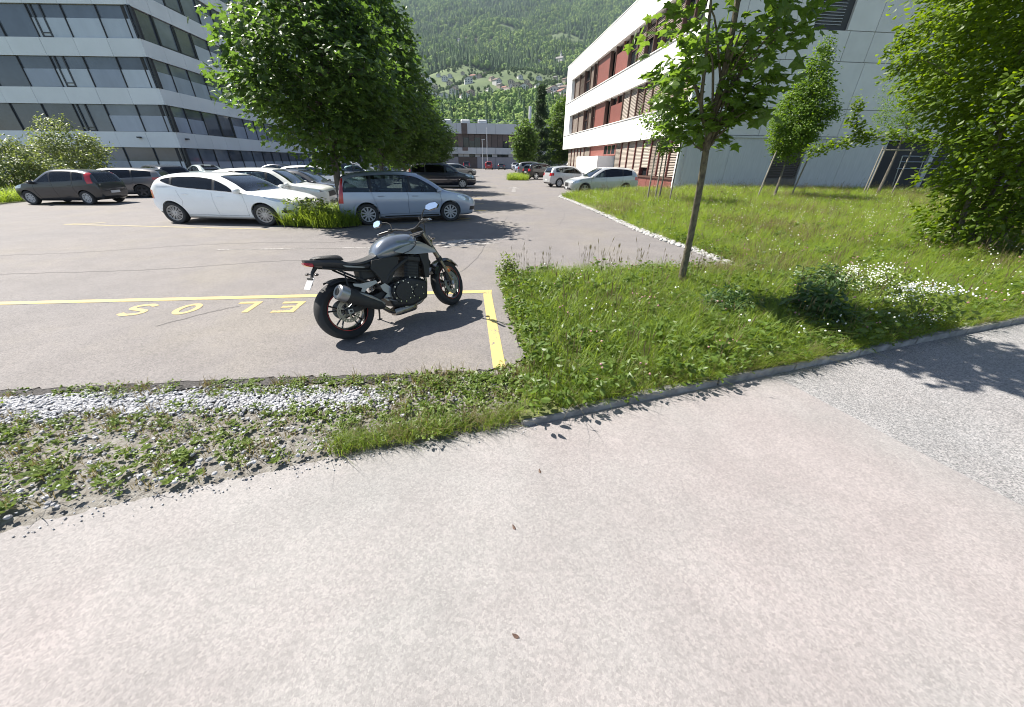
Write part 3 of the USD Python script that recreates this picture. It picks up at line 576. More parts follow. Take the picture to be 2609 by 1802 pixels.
def crown_points(rng, n, prof, centre, z0, z1, lean=(0, 0), shell=.45, wob=.25):
    """twig centres inside a body of revolution with radius prof(t); pushed outwards, with an uneven surface"""
    t = rng.random(n * 3); w = np.array([prof(q) for q in t]); keep = rng.random(n * 3) < (w / w.max()) ** 1.6; t = t[keep][:n]; m = len(t)
    a = rng.uniform(0, 2 * np.pi, m)
    ph = rng.uniform(0, 6, 4)
    wobv = 1 + wob * (.6 * np.sin(3 * a + 7 * t + ph[0]) + .4 * np.sin(5 * a - 11 * t + ph[1]) + .5 * np.sin(2 * a + 17 * t + ph[2]))
    r = np.array([prof(q) for q in t]) * wobv * rng.random(m) ** shell
    z = z0 + (z1 - z0) * t
    p = np.c_[centre[0] + r * np.cos(a) + lean[0] * t, centre[1] + r * np.sin(a) + lean[1] * t, z]
    out = np.c_[np.cos(a), np.sin(a), (t - .45) * 1.1]; out /= np.linalg.norm(out, axis=1, keepdims=True)
    return p, out
def limbs(rng, base, fork, targets, r0, r1=.012, k=9, sides=6):
    """branches from points on the trunk axis to a few of the twig centres"""
    ms = []
    for q in targets[:k]:
        h = fork[0] + (fork[1] - fork[0]) * np.clip((q[2] - fork[0]) / (fork[1] - fork[0]) * .75 - .05, 0, 1)
        s = base(h); mid = s * .45 + q * .55 + [0, 0, .12 * np.linalg.norm(q - s)] + rng.normal(0, .05, 3)
        ms.append(tube(curve([s, mid, q], 5), np.linspace(r0, r1, 11), sides))
    return cat_meshes(ms)
def split_leaves(tree, parts_name, P, mat_, shape, rng, n=300, front=(0, 0, 1.8)):
    """the n leaves nearest the camera's side become parts, the rest one crown"""
    pos, nrm, tip, size = P
    d = np.linalg.norm(pos - np.array(front), axis=1); order = np.argsort(d + rng.normal(0, .25, len(d)))
    near, rest = order[:n], order[n:]
    obj('crown', leaves(pos[rest], nrm[rest], tip[rest], size[rest], shape), mat_, tree, smooth=False, kind='stuff')
    for i in near: obj('leaf', leaves(pos[i:i + 1], nrm[i:i + 1], tip[i:i + 1], size[i:i + 1], shape), mat_, tree, smooth=False)

# ---------------------------------------------------------------- big maples between the parking rows
def big_maple(label, base, z1, rmax, seed, ncl, leafsize, parts=False, z0=1.55, group=None, per=15, rel=(.18, .42, .74, 1.0, .94, .72, .46, .12)):
    rng = np.random.default_rng(seed)
    t = thing('maple_tree', label, 'tree', (0, 0, 0) if parts else (base[0], base[1], 0), group=group)
    ox, oy = (base[0], base[1]) if parts else (0.0, 0.0)
    prof = PchipInterpolator([0, .08, .20, .42, .6, .76, .93, 1], np.array(rel) * rmax)
    cen, out = crown_points(rng, ncl, prof, (ox, oy), z0, z1, shell=.38, wob=.16)
    big = rng.random(len(cen)); cen = cen + out * (.0 + .45 * (big > .84) * rng.random(len(cen)))[:, None]
    P = spray(cen, out, rng, per, .36, leafsize, .45, flat=.6)
    trunk = tube(curve([(ox + .02, oy, -.05), (ox - .01, oy, .9), (ox + .0, oy, 1.9), (ox, oy + .02, z0 + (z1 - z0) * .5), (ox, oy, z1 - .5)], 6), np.linspace(.145, .03, 25), 12)
    obj('trunk', trunk, bark_m, t)
    idx = rng.permutation(len(cen)); obj('branch', limbs(rng, lambda h: np.array([ox, oy, h]), (1.5, z1 * .8), cen[idx], .045, k=26), bark_m, t, kind='stuff')
    if parts: split_leaves(t, 'leaf', P, maple_leaf_m, (MAPLE_V, MAPLE_F), rng)
    else: obj('crown', leaves(*P, (MAPLE_V, MAPLE_F)), maple_leaf_m, t, smooth=False, kind='stuff')
    return t
big_maple('large dense dark green maple standing behind the motorcycle, between the parked cars', (-5.42, 12.15), 6.9, 2.18, 3, 720, .165, True, rel=(.16, .42, .70, 1.0, .84, .56, .22, .06))
m2 = big_maple('second maple of the row, close behind the large one', (-6.35, 19.2), 8.8, 2.2, 4, 760, .19)
dup(m2, (-7.0, 25.6, 0), 2.1, 'third maple of the row, behind the black people carrier', scale=(1.0, 1.0, .86))
dup(m2, (-7.6, 32.0, 0), 4.0, 'fourth maple of the row, its crown ending above the silver estate car', scale=(1.0, 1.0, .76))
dup(m2, (-8.2, 40.0, 0), 5.2, 'farthest maple of the row, lowest against the far low building', scale=(1.0, 1.0, .68))

# ---------------------------------------------------------------- young maple leaning over the meadow
rng = np.random.default_rng(12)
ym = thing('young_maple', 'young maple with a slim leaning trunk and large fresh leaves in the near meadow', 'tree')
axis = curve([(2.74, 5.66, -.03), (2.62, 5.45, .8), (2.41, 5.1, 1.66), (2.24, 4.82, 2.16), (2.16, 4.62, 2.75), (2.05, 4.5, 3.5), (2.0, 4.4, 4.4), (1.95, 4.35, 5.4)], 6)
obj('trunk', tube(axis, np.interp(np.linspace(0, 1, len(axis)), [0, .12, .3, .45, 1], [.058, .046, .040, .034, .010]), 12), bark2_m, ym)
cl = []
def zc(z): i = np.argmin(np.abs(axis[:, 2] - z)); return axis[i]
for k in range(185):
    z = 1.95 + 3.3 * rng.random() ** .9
    f = np.interp(z, [1.9, 2.15, 2.6, 3.2, 4.2, 5.3], [.30, .48, .72, .95, .9, .35]); a = rng.uniform(0, 2 * np.pi); r = f * rng.random() ** .5
    c = zc(z); cl.append((c[0] + r * math.cos(a) * .88 - .04, c[1] + r * math.sin(a) * .8, z + .05))
cl = np.array(cl); axc = np.array([zc(z) for z in cl[:, 2]]); out = cl - axc; out[:, 2] = .15; out /= np.linalg.norm(out, axis=1, keepdims=True)
P = spray(cl, out, rng, 13, .19, .125, .75, flat=.55)
split_leaves(ym, 'leaf', P, young_leaf_m, (MAPLE_V, MAPLE_F), rng)
obj('branch', cat_meshes([tube(curve([zc(max(1.9, q[2] - .55)), (zc(q[2] - .2) * .4 + q * .6), q], 4), np.linspace(.014, .004, 9), 5) for q in cl[::3]]), bark2_m, ym, kind='stuff')
obj('branch', tube(curve([zc(2.1), zc(2.3) + [-.16, -.02, 0], zc(2.8) + [-.22, 0, .0], zc(3.4) + [-.3, 0, .2]], 5), np.linspace(.026, .010, 16), 7), bark2_m, ym)

# ---------------------------------------------------------------- staked trees on the lawn
def stake_frame(t, x, y, z, h, dx, n=3, cross=True, lean=(0, 0)):
    offs = [(-dx, 0), (dx, 0), (0, dx * .9)][:n]
    for ox, oy in offs: obj('stake', tube([(x + ox, y + oy, z - .1), (x + ox + lean[0] * .5, y + oy + lean[1] * .5, z + h / 2), (x + ox + lean[0], y + oy + lean[1], z + h)], .035, 8), stake_m, t)
    if cross: obj('cross_bar', cyl((x - dx - .06, y - .04, z + h - .16), (x + dx + .06, y - .04, z + h - .16), .03, 8), stake_m, t)
def small_tree(name, label, x, y, prof, z0, z1, ncl, per, rad, size, mat_, shape, seed, trunk_r=.05, lean=(0, 0), stakes=None, cat='tree', group=None, parts=0):
    rng = np.random.default_rng(seed); zb = float(lawn_z(x, y)) if x > 2.6 and y > 7 else 0.0
    t = thing(name, label, cat, (0, 0, 0), group=group)
    cen, out = crown_points(rng, ncl, prof, (x, y), z0, z1, lean, .42, .22)
    P = spray(cen, out, rng, per, rad, size, .25, flat=.8)
    obj('crown', leaves(*P, shape), mat_, t, smooth=False, kind='stuff')
    obj('trunk', tube(curve([(x, y, zb - .05), (x + .02, y, (zb + z0) / 2), (x + lean[0] * .1, y + lean[1] * .1, z0 + .2), (x + lean[0] * .6, y + lean[1] * .6, z0 + (z1 - z0) * .6)], 5), np.linspace(trunk_r, .015, 16), 9), bark_m, t)
    idx = rng.permutation(len(cen)); obj('branch', limbs(rng, lambda h: np.array([x + lean[0] * .3, y + lean[1] * .3, h]), (z0 - .1, z1 * .85), cen[idx], .02, .005, k=14, sides=5), bark_m, t, kind='stuff')
    if stakes: stake_frame(t, x, y, zb, *stakes)
    return t
pr = lambda pts: PchipInterpolator([a for a, _ in pts], [b for _, b in pts])
small_tree('staked_maple', 'small round maple tied between three stakes by the corner of the white building', 6.75, 18.0, pr([(0, .35), (.15, .75), (.4, .95), (.7, .72), (1, .12)]), 2.25, 4.9, 150, 12, .22, .13, young_leaf_m, (MAPLE_V, MAPLE_F), 31, .045, (-.35, 0), (2.35, .52, 3, True))
small_tree('hornbeam_tree', 'flame shaped hornbeam with slanting stakes in front of the louvred door', 13.4, 20.0, pr([(0, .25), (.08, .55), (.22, 1.0), (.38, 1.12), (.55, .80), (.72, .46), (.86, .22), (1, .05)]), 2.0, 6.9, 520, 30, .22, .11, hb_leaf_m, (OVAL_V, OVAL_F), 32, .07, (.1, 0), (2.15, .85, 2, False, (.25, 0)))
small_tree('hornbeam_tree', 'staked tree beside the white railing, mostly hidden by the big bush', 20.5, 22.0, pr([(0, .3), (.2, 1.2), (.5, 1.5), (.8, .8), (1, .1)]), 3.0, 7.5, 260, 24, .30, .085, hb_leaf_m, (OVAL_V, OVAL_F), 33, .08, (.0, 0), (2.4, .8, 3, True))
# big bush at the right edge
def big_bush():
    rng = np.random.default_rng(40); t = thing('hornbeam_bush', 'huge yellow green hornbeam bush filling the right edge above the meadow', 'bush')
    x, y = 10.75, 8.6
    prof = pr([(0, 1.15), (.08, 1.0), (.2, 1.3), (.38, 2.3), (.55, 3.15), (.75, 3.0), (.9, 2.1), (1, .5)])
    cen, out = crown_points(rng, 1900, prof, (x, y), .15, 8.4, (.9, 0), .30, .15)
    sh = rng.random(len(cen)) > .88; cen = cen + out * (.35 * sh)[:, None]
    P = spray(cen, out, rng, 30, .27, .125, .2, flat=.85)
    # one long shoot reaching left and some upright ones
    line = curve([(9.2, 8.8, 2.2), (8.2, 8.9, 2.35), (7.2, 8.95, 2.25), (6.5, 9.0, 2.05)], 14); line2 = curve([(7.6, 8.95, 2.3), (7.2, 8.95, 2.6), (7.1, 8.95, 2.95)], 8); line3 = curve([(7.9, 8.4, 4.2), (7.2, 8.4, 4.0), (6.9, 8.4, 3.6)], 10); line4 = curve([(8.2, 8.4, 3.3), (7.4, 8.3, 3.5), (6.95, 8.3, 3.25)], 10)
    ex = np.vstack([line, line2, line3, line4]); eo = np.tile([-.8, 0, .4], (len(ex), 1)); P2 = spray(ex, eo, rng, 16, .11, .085, .2, flat=1)
    allP = [np.concatenate([a, b]) for a, b in zip(P, P2)]
    obj('foliage', leaves(*allP, (OVAL_V, OVAL_F)), hedge_leaf_m, t, smooth=False, kind='stuff')
    stems = []
    for k in range(9):
        a = rng.uniform(0, 2 * np.pi); q = np.array([x + rng.uniform(.6, 2.2) * math.cos(a) + .5, y + rng.uniform(.6, 2.0) * math.sin(a), rng.uniform(4, 7)])
        obj('stem', tube(curve([(x + .25 * math.cos(a), y + .25 * math.sin(a), 0), (x + .6 * math.cos(a), y + .6 * math.sin(a), 1.6), q], 6), np.linspace(.06, .012, 13), 7), bark_m, t)
    for ln_ in (line, line3, line4): obj('shoot', tube(ln_, np.linspace(.012, .004, len(ln_)), 5), bark_m, t)
big_bush()
# grey green bushes by the glass building
def bush(label, x, y, w, h, seed, n=260, mat_=shrub_leaf_m, size=.11, name='bush', z=0, per=20, cat='bush', group=None, shape=(OVAL_V, OVAL_F), rad=.3):
    rng = np.random.default_rng(seed); t = thing(name, label, cat, group=group)
    cen, out = crown_points(rng, n, pr([(0, .55 * w / 2), (.25, .92 * w / 2), (.5, w / 2), (.75, .72 * w / 2), (1, .15 * w)]), (x, y), z + .08 * h, z + h, (0, 0), .42, .28)
    obj('foliage', leaves(*spray(cen, out, rng, per, rad, size, -.1, flat=.9), shape), mat_, t, smooth=False, kind='stuff')
    for k in range(4):
        a = rng.uniform(0, 6.28); obj('stem', tube(curve([(x + .1 * math.cos(a), y + .1 * math.sin(a), z), (x + .15 * w * math.cos(a), y + .15 * w * math.sin(a), z + h * .4), (x + .25 * w * math.cos(a), y + .25 * w * math.sin(a), z + h * .75)], 4), np.linspace(.03 * h / 3, .006, 9), 6), bark_m, t)
    return t
bush('grey green bush at the left edge behind the dark hatchback', -25.4, 20.2, 3.0, 2.5, 51, 230, size=.14, per=22)
bush('taller grey green bush between the dark hatchback and the glass building', -27.7, 25.2, 3.8, 3.7, 52, 300, size=.15, per=22)
# trees behind the white building's far corner
small_tree('broadleaf_tree', 'light green round tree behind the grey off-roader', 1.6, 62.0, pr([(0, .5), (.2, 1.4), (.5, 1.75), (.8, 1.1), (1, .2)]), 1.6, 7.4, 260, 20, .5, .30, young_leaf_m, (MAPLE_V, MAPLE_F), 61, .12)
small_tree('broadleaf_tree', 'tall yellow green tree touching the far corner of the white building', 8.2, 74.0, pr([(0, .9), (.2, 2.2), (.5, 2.5), (.8, 1.8), (1, .3)]), 1.4, 11.6, 420, 20, .55, .32, young_leaf_m, (MAPLE_V, MAPLE_F), 62, .16)
def conifer():
    rng = np.random.default_rng(63); x, y, H = 4.3, 70.0, 12.6; t = thing('conifer_tree', 'dark conifer with a pointed top between two lighter trees', 'tree')
    obj('trunk', tube([(x, y, 0), (x, y, H / 2), (x, y, H - .3)], [.22, .13, .03], 9), bark_m, t)
    cs, os_ = [], []
    for k in range(620):
        tt = rng.random() ** 1.25; a = rng.uniform(0, 6.28); lay = 1 + .25 * math.sin(tt * 42); r = (2.5 * (1 - tt) ** 1.15 + .10) * lay * rng.random() ** .45
        cs.append((x + r * math.cos(a), y + r * math.sin(a), 1.4 + (H - 1.4) * tt - .18 * r)); os_.append((math.cos(a), math.sin(a), -.35))
    obj('crown', leaves(*spray(np.array(cs), np.array(os_), rng, 16, .38, .34, .3, flat=.35), (OVAL_V * [.6, 1, 1], OVAL_F)), pine_m, t, smooth=False, kind='stuff')
conifer()

# ---------------------------------------------------------------- scattered small things: instancers
def instancer(name, protos, pos, idx, yaw, scale, label=None, cat=None, parent=None, tilt=None):
    base = path_for(name, parent); pi = UsdGeom.PointInstancer.Define(stage, base); rel = pi.CreatePrototypesRel()
    for k, (m, mt) in enumerate(protos):
        pm = usdkit.mesh(stage, f'{base}/{name}_form_{k + 1:03d}', m, mt, False); rel.AddTarget(pm.GetPath())
    pi.CreateProtoIndicesAttr(Vt.IntArray.FromNumpy(np.asarray(idx, np.int32))); pi.CreatePositionsAttr(Vt.Vec3fArray.FromNumpy(np.asarray(pos, np.float32)))
    s = np.asarray(scale, np.float32); s = np.repeat(s[:, None], 3, 1) if s.ndim == 1 else s
    pi.CreateScalesAttr(Vt.Vec3fArray.FromNumpy(s)); h = np.asarray(yaw) / 2
    if tilt is None: q = [Gf.Quath(float(math.cos(a)), 0, 0, float(math.sin(a))) for a in h]
    else:
        q = []
        for a, (tx, ty) in zip(h, tilt):
            r_ = Gf.Rotation(Gf.Vec3d(0, 0, 1), math.degrees(2 * a)) * Gf.Rotation(Gf.Vec3d(1, 0, 0), math.degrees(tx)) * Gf.Rotation(Gf.Vec3d(0, 1, 0), math.degrees(ty)); qq = r_.GetQuat(); i_ = qq.GetImaginary(); q.append(Gf.Quath(float(qq.GetReal()), *map(float, i_)))
    pi.CreateOrientationsAttr(Vt.QuathArray(q))
    return tag(pi.GetPrim(), label, cat, None, 'stuff')
def clump(rng, n, h0, h1, rad, w, lean=.5, seed_head=0.0):
    V, F, k = [], [], 0
    for i in range(n):
        a, r = rng.uniform(0, 6.28), rad * math.sqrt(rng.random()); b = np.array([r * math.cos(a), r * math.sin(a), 0]); h = rng.uniform(h0, h1); d = rng.normal(0, lean, 2) + np.array([math.cos(a), math.sin(a)]) * lean * .5
        s = np.array([-d[1], d[0], 0.0]); s /= np.linalg.norm(s) + 1e-9; ww = w * rng.uniform(.7, 1.3)
        pts = [b, b + [d[0] * h * .18, d[1] * h * .18, h * .5], b + [d[0] * h * .5, d[1] * h * .5, h * .86], b + [d[0] * h * .85, d[1] * h * .85, h * .98]]
        wd = [ww, ww * .85, ww * .5, .0004]
        for q, u in zip(pts, wd): V += [q - s * u, q + s * u]
        for j in range(3): F += [[k + 2 * j, k + 2 * j + 1, k + 2 * j + 3], [k + 2 * j, k + 2 * j + 3, k + 2 * j + 2]]
        k += 8
    return trimesh.Trimesh(np.array(V), np.array(F), process=False)
def leafy(rng, n, rad, h, size, shape=(OVAL_V, OVAL_F), up=.6):
    a = rng.uniform(0, 6.28, n); r = rad * np.sqrt(rng.random(n)); z = rng.uniform(.1, 1, n) * h
    pos = np.c_[r * np.cos(a), r * np.sin(a), z]; out = np.c_[np.cos(a), np.sin(a), np.full(n, .25)]
    return leaves(pos, np.c_[rng.normal(0, .4, n), rng.normal(0, .4, n), np.ones(n) * up], out + rng.normal(0, .3, (n, 3)), size * rng.uniform(.6, 1.2, n), shape)
def rosette(rng, n, size):
    a = np.arange(n) * 2.4 + rng.uniform(0, .5, n); out = np.c_[np.cos(a), np.sin(a), rng.uniform(.15, .8, n)]
    return leaves(np.zeros((n, 3)) + [0, 0, .005], np.c_[-np.cos(a) * .4, -np.sin(a) * .4, np.ones(n)], out, size * rng.uniform(.6, 1.1, n), (OVAL_V * [.8, 1, 1], OVAL_F))
def seedheads(rng, n, h, rad):
    ms = []
    for i in range(n):
        a = rng.uniform(0, 6.28); r = rad * rng.random(); l = rng.normal(0, .12, 2); hh = h * rng.uniform(.7, 1.1); b = np.array([r * math.cos(a), r * math.sin(a), 0]); e = b + [l[0] * hh, l[1] * hh, hh]
        ms.append(tube([b, (b + e) / 2, e], [.0014, .0011, .0009], 3, False)); d = (e - b) / hh
        ms.append(tube([e - d * .01, e + d * .03, e + d * .07], [.002, .0055, .001], 4, False))
    return cat_meshes(ms)
grass_m = leaf_mat('meadow_grass', (.24, .345, .052), (.56, .52, .17), trans=.55, rough=.5, scale=.42, rnd=.28)
dry_m = leaf_mat('dry_grass', (.22, .19, .08), (.36, .30, .15), trans=.3, rough=.6)
clover_m = leaf_mat('clover_leaf', (.14, .225, .035), (.28, .33, .07), trans=.4, scale=1.2)
weed_m = leaf_mat('weed_leaf', (.19, .27, .045), (.36, .41, .09), trans=.35, scale=2.0)
petal_m = mat('white_petal', (.80, .80, .74), .7); pink_m = mat('pink_clover', (.50, .26, .27), .8, var=.2, scale=30); yel_m = mat('yellow_petal', (.75, .55, .06), .7)
rg = np.random.default_rng(77)
minx, miny, maxx, maxy = lawn_poly.bounds
from shapely.prepared import prep
lawn_prep = prep(lawn_poly.buffer(-.03))
def sample_lawn(dens, rng, ymax=26, keep=None):
    """points in the lawn with density dens(d) per square metre"""
    out = []
    for (x0, x1, y0, y1) in [(a, a + 2, b, b + 2) for a in np.arange(-1, 34, 2) for b in np.arange(2, ymax, 2)]:
        d = math.hypot((x0 + x1) / 2, (y0 + y1) / 2)
        az = math.atan2((x0 + x1) / 2, (y0 + y1) / 2)
        if az > math.radians(66): continue
        n = rng.poisson(dens(d) * 4)
        for q in rng.uniform((x0, y0), (x1, y1), (n, 2)):
            if lawn_prep.contains(Point(*q)): out.append(q)
    return np.array(out)
protosG = [(clump(rg, 20, .09, .24, .11, .0032, .85), grass_m) for _ in range(4)] + [(clump(rg, 16, .14, .30, .11, .0034, .8), grass_m) for _ in range(2)] + [(clump(rg, 14, .13, .32, .11, .0028, .7), dry_m)]
pts = sample_lawn(lambda d: 190 if d < 6.5 else 110 if d < 10 else 55 if d < 16 else 26, rg)
dryp = .06 + .48 * np.clip((np.sin(pts[:, 0] * .9 + 1) * np.sin(pts[:, 1] * .7) + .1), 0, 1) * (pts[:, 1] > 6)
u = rg.random(len(pts)); idx = np.where(u < dryp, 6, np.where(u < dryp + .28, rg.integers(4, 6, len(pts)), rg.integers(0, 4, len(pts))))
d = np.hypot(pts[:, 0], pts[:, 1]); edge = np.array([lawn_poly.exterior.distance(Point(*q)) for q in pts])
sc = rg.uniform(.7, 1.25, len(pts)) * np.interp(d, [3, 10, 25], [.95, 1.0, 1.25]) * np.interp(edge, [0, .15, .5], [.45, .7, 1])
instancer('grass', protosG, np.c_[pts, lawn_z(pts[:, 0], pts[:, 1]) - .01], idx, rg.uniform(0, 6.28, len(pts)), sc, 'long green meadow grass with yellowish patches', 'grass')
pts = sample_lawn(lambda d: 70 if d < 6.5 else 26 if d < 10 else 8 if d < 16 else 3, rg)
protosC = [(leafy(rg, 26, .11, .16, .045), clover_m) for _ in range(3)] + [(leafy(rg, 16, .10, .20, .07), clover_m)]
instancer('clover', protosC, np.c_[pts, lawn_z(pts[:, 0], pts[:, 1])], rg.integers(0, 4, len(pts)), rg.uniform(0, 6.28, len(pts)), rg.uniform(.7, 1.3, len(pts)), 'low clover and broad leaved plants in the meadow', 'clover')
pts = sample_lawn(lambda d: 5 if d < 10 else 3.5, rg)
instancer('seed_grass', [(seedheads(rg, 5, .42, .08), dry_m), (seedheads(rg, 4, .5, .06), dry_m)], np.c_[pts, lawn_z(pts[:, 0], pts[:, 1])], rg.integers(0, 2, len(pts)), rg.uniform(0, 6.28, len(pts)), rg.uniform(.7, 1.2, len(pts)), 'thin dry grass stalks with seed heads standing above the meadow', 'grass stalks')
top_edge = LineString([(-.15, 6.1), (2.0, 6.5), (4.2, 6.8)]); q = np.array([(p_.x, p_.y) for p_ in (top_edge.interpolate(s_) for s_ in rg.uniform(0, 4.3, 60))]) + rg.normal(0, .12, (60, 2)) - [0, .12]
instancer('edge_stalks', [(seedheads(rg, 3, .48, .07), dry_m)], np.c_[q, np.full(60, .02)], np.zeros(60, int), rg.uniform(0, 6.28, 60), rg.uniform(.4, 1.0, 60), 'thin dry stalks along the edge between meadow and drive', 'grass stalks')
def blossom(rng, n, h, m):
    ms = [];
    for i in range(n):
        p_ = rng.normal(0, .05, 2); hh = h * rng.uniform(.7, 1.1); ms.append(trimesh.creation.icosphere(1, rng.uniform(.007, .012)).apply_translation((*p_, hh)))
    return cat_meshes(ms)
pts = sample_lawn(lambda d: 3.2 if d < 8 else 3.5, rg)
instancer('wild_flowers', [(blossom(rg, 3, .24, 0), pink_m), (blossom(rg, 3, .27, 0), petal_m), (blossom(rg, 2, .26, 0), petal_m), (blossom(rg, 1, .3, 0), yel_m)], np.c_[pts, lawn_z(pts[:, 0], pts[:, 1])], rg.choice([0, 1, 2, 3], len(pts), p=[.5, .27, .18, .05]), rg.uniform(0, 6.28, len(pts)), rg.uniform(.8, 1.2, len(pts)), 'small pink and white flowers dotted through the meadow', 'wild flowers')
# single plants that stand out in the meadow
def meadow_plant(label, x, y, w, h, seed, m, n=70, size=.07, flowers=0, name='meadow_plant', group=None, shape=(OVAL_V, OVAL_F)):
    rng = np.random.default_rng(seed); t = thing(name, label, 'plant', (x, y, float(lawn_z(x, y))), group=group)
    cen, out = crown_points(rng, n, pr([(0, .5 * w / 2), (.4, w / 2), (.8, .7 * w / 2), (1, .2 * w)]), (0, 0), .05 * h, h, (0, 0), .5, .3)
    obj('foliage', leaves(*spray(cen, out, rng, 14, .09, size, -.2, flat=.9), shape), m, t, smooth=False, kind='stuff')
    obj('stem', cat_meshes([tube([(0, 0, 0), c * .5, c], [.006, .005, .003], 4) for c in cen[:10]]), bark_m, t, kind='stuff')
    if flowers:
        k = rng.integers(0, len(cen), flowers); pp = cen[k % max(6, len(cen) // 3)] + out[k % max(6, len(cen) // 3)] * .07 + rng.normal(0, 1, (flowers, 3)) * [.12, .05, .03] + [0, 0, .05]
        obj('blossom', cat_meshes([trimesh.creation.icosphere(0, rng.uniform(.005, .010)).apply_translation(p_) for p_ in pp]), petal_m, t, smooth=False, kind='stuff')
deep_m = leaf_mat('deep_green_leaf', (.075, .15, .035), (.15, .235, .06), trans=.3)
FEATH = (OVAL_V * [.45, 1, 1], OVAL_F)
meadow_plant('bushy dark green plant in the meadow left of the white blossom', 4.5, 5.05, .75, .48, 71, deep_m, 80, .07, shape=FEATH)
meadow_plant('low dark green plant in the meadow below the young maple trunk', 2.75, 4.35, .60, .34, 72, deep_m, 90, .07, shape=FEATH)
meadow_plant('dark leafy plant in the meadow close above the pavement kerb', 3.75, 4.15, .55, .42, 73, deep_m, 90, .08)
meadow_plant('plant with long white blossom sprays, the farther of the two white ones', 5.35, 4.92, .95, .46, 74, weed_m, 42, .06, 520)
meadow_plant('plant with white blossom sprays close to the kerb, the nearer of the two white ones', 5.1, 4.18, .70, .44, 75, weed_m, 34, .06, 380)
meadow_plant('sparse pale weed at the corner of meadow and parking asphalt', -.1, 6.0, .25, .42, 76, weed_m, 30, .05)

# tuft island under the big maple
isl = Polygon([(-7.0, 11.25), (-5.2, 10.95), (-4.75, 11.3), (-4.9, 12.4), (-5.2, 13.4), (-6.3, 13.2), (-6.9, 12.0)])
structure('planting_bed', poly_sheet(isl, .035), lawn_soil_m)
def sample_poly(poly, n, rng):
    a, b, c, d_ = poly.bounds; out = []; pp = prep(poly)
    while len(out) < n:
        q = rng.uniform((a, b), (c, d_))
        if pp.contains(Point(*q)): out.append(q)
    return np.array(out)
def patch_of_grass(label, poly, n, s0, s1, z=.03):
    q = sample_poly(poly, n, rg)
    return instancer('grass_patch', protosG[:6] + protosC[3:], np.c_[q, np.full(n, z)], rg.choice(7, n, p=[.13, .13, .13, .13, .2, .18, .1]), rg.uniform(0, 6.28, n), rg.uniform(s0, s1, n), label, 'grass')
patch_of_grass('tall grass tuft round the foot of the big maple', isl.buffer(-.05), 520, 1.1, 2.2)
pch = Polygon([(-.6, 42.5), (1.4, 42.5), (1.5, 47), (.3, 50.5), (-.5, 48)]); structure('planting_bed', poly_sheet(pch, .03), lawn_soil_m)
patch_of_grass('small grass patch between drive and parked off-roaders', pch, 420, 1.6, 2.6)
patch_of_grass('grass at the left edge in front of the grey green bushes', Polygon([(-21.8, 15.4), (-22.4, 18.5), (-30, 22), (-30, 13.5)]), 1500, 1.4, 2.4)
for lab, x, y, sd in (('bright green tall weed in the tuft at the nose of the white hatchback', -6.55, 11.55, 81), ('bright green weed in the tuft left of the maple trunk', -5.95, 11.5, 82)):
    rng = np.random.default_rng(sd); t = thing('tall_weed', lab, 'plant', (x, y, .03)); obj('foliage', leafy(rng, 240, .34, .75, .11), weed_m, t, smooth=False, kind='stuff')

# ---------------------------------------------------------------- verge: gravel, stones, weeds
stone_ms = []
for k in range(4):
    m = trimesh.creation.icosphere(1, 1.0); m.vertices *= [1.0, .8, .6]; m.vertices += rg.normal(0, .10, m.vertices.shape); stone_ms.append(m)
gravel_m = mat('pale_gravel', (.33, .33, .345), .85, col2=(.55, .55, .565), scale=30, rnd=.35)
band = Polygon([(-5.4, 2.02), (-4.3, 2.17), (-3.2, 2.28), (-2.3, 2.34), (-1.5, 2.40), (-1.05, 2.47), (-1.3, 2.56), (-2.3, 2.56), (-3.3, 2.50), (-3.9, 2.50), (-4.3, 2.47), (-5.5, 2.35)])
nb = 5600; q1 = sample_poly(band.buffer(.03), nb, rg); q1 = q1 + rg.normal(0, 1, q1.shape) * [.06, .045]
q2 = sample_poly(verge.buffer(-.02), 7000, rg)
keep = (q2[:, 0] < -.4) | (rg.random(len(q2)) < .12); q2 = q2[keep]; eb = LineString(FRONT[1:7]); q1 = q1[np.array([eb.distance(Point(*a)) > .12 for a in q1])]; q2 = q2[np.array([eb.distance(Point(*a)) > .10 for a in q2]) | (rg.random(len(q2)) < .12)]
spill = np.array([(p_.x, p_.y) for p_ in (pe_line.interpolate(s_) for s_ in rg.uniform(9.5, 14.8, 420))]) + rg.normal(0, .05, (420, 2)) - [0, .03]
q = np.vstack([q1, q2]); n = len(q)
szs = np.concatenate([rg.uniform(.008, .017, len(q1)), rg.uniform(.006, .019, len(q2))])
instancer('gravel', [(m, gravel_m) for m in stone_ms], np.c_[q, -.008 + rg.uniform(0, .012, n)], rg.integers(0, 4, n), rg.uniform(0, 6.28, n), szs, 'pale grey gravel spread along the verge in front of the parking bay', 'gravel')
q = sample_poly(verge.buffer(-.03), 9000, rg); bp = prep(band.buffer(-.03)); inb = np.array([bp.contains(Point(*a)) for a in q])
dens = np.where(q[:, 0] > -1.3, 1.0, .72 + .35 * np.sin(q[:, 0] * 4.0 + 1) * np.sin(q[:, 1] * 9)); q = q[(rg.random(len(q)) < dens) & (~inb | (rg.random(len(q)) < .05))]; n = len(q)
protosW = [(rosette(rg, 9, .05), weed_m), (rosette(rg, 12, .04), weed_m), (leafy(rg, 14, .05, .04, .03), clover_m), (leafy(rg, 20, .07, .05, .03), weed_m), (clump(rg, 18, .03, .08, .05, .002), dry_m), (clump(rg, 14, .03, .09, .05, .0018), dry_m)]
instancer('spilled_grit', [(m, gravel_m) for m in stone_ms], np.c_[spill, np.full(420, -.040)], rg.integers(0, 4, 420), rg.uniform(0, 6.28, 420), rg.uniform(.0025, .0065, 420), 'loose grit spilled over the pavement edge', 'gravel')
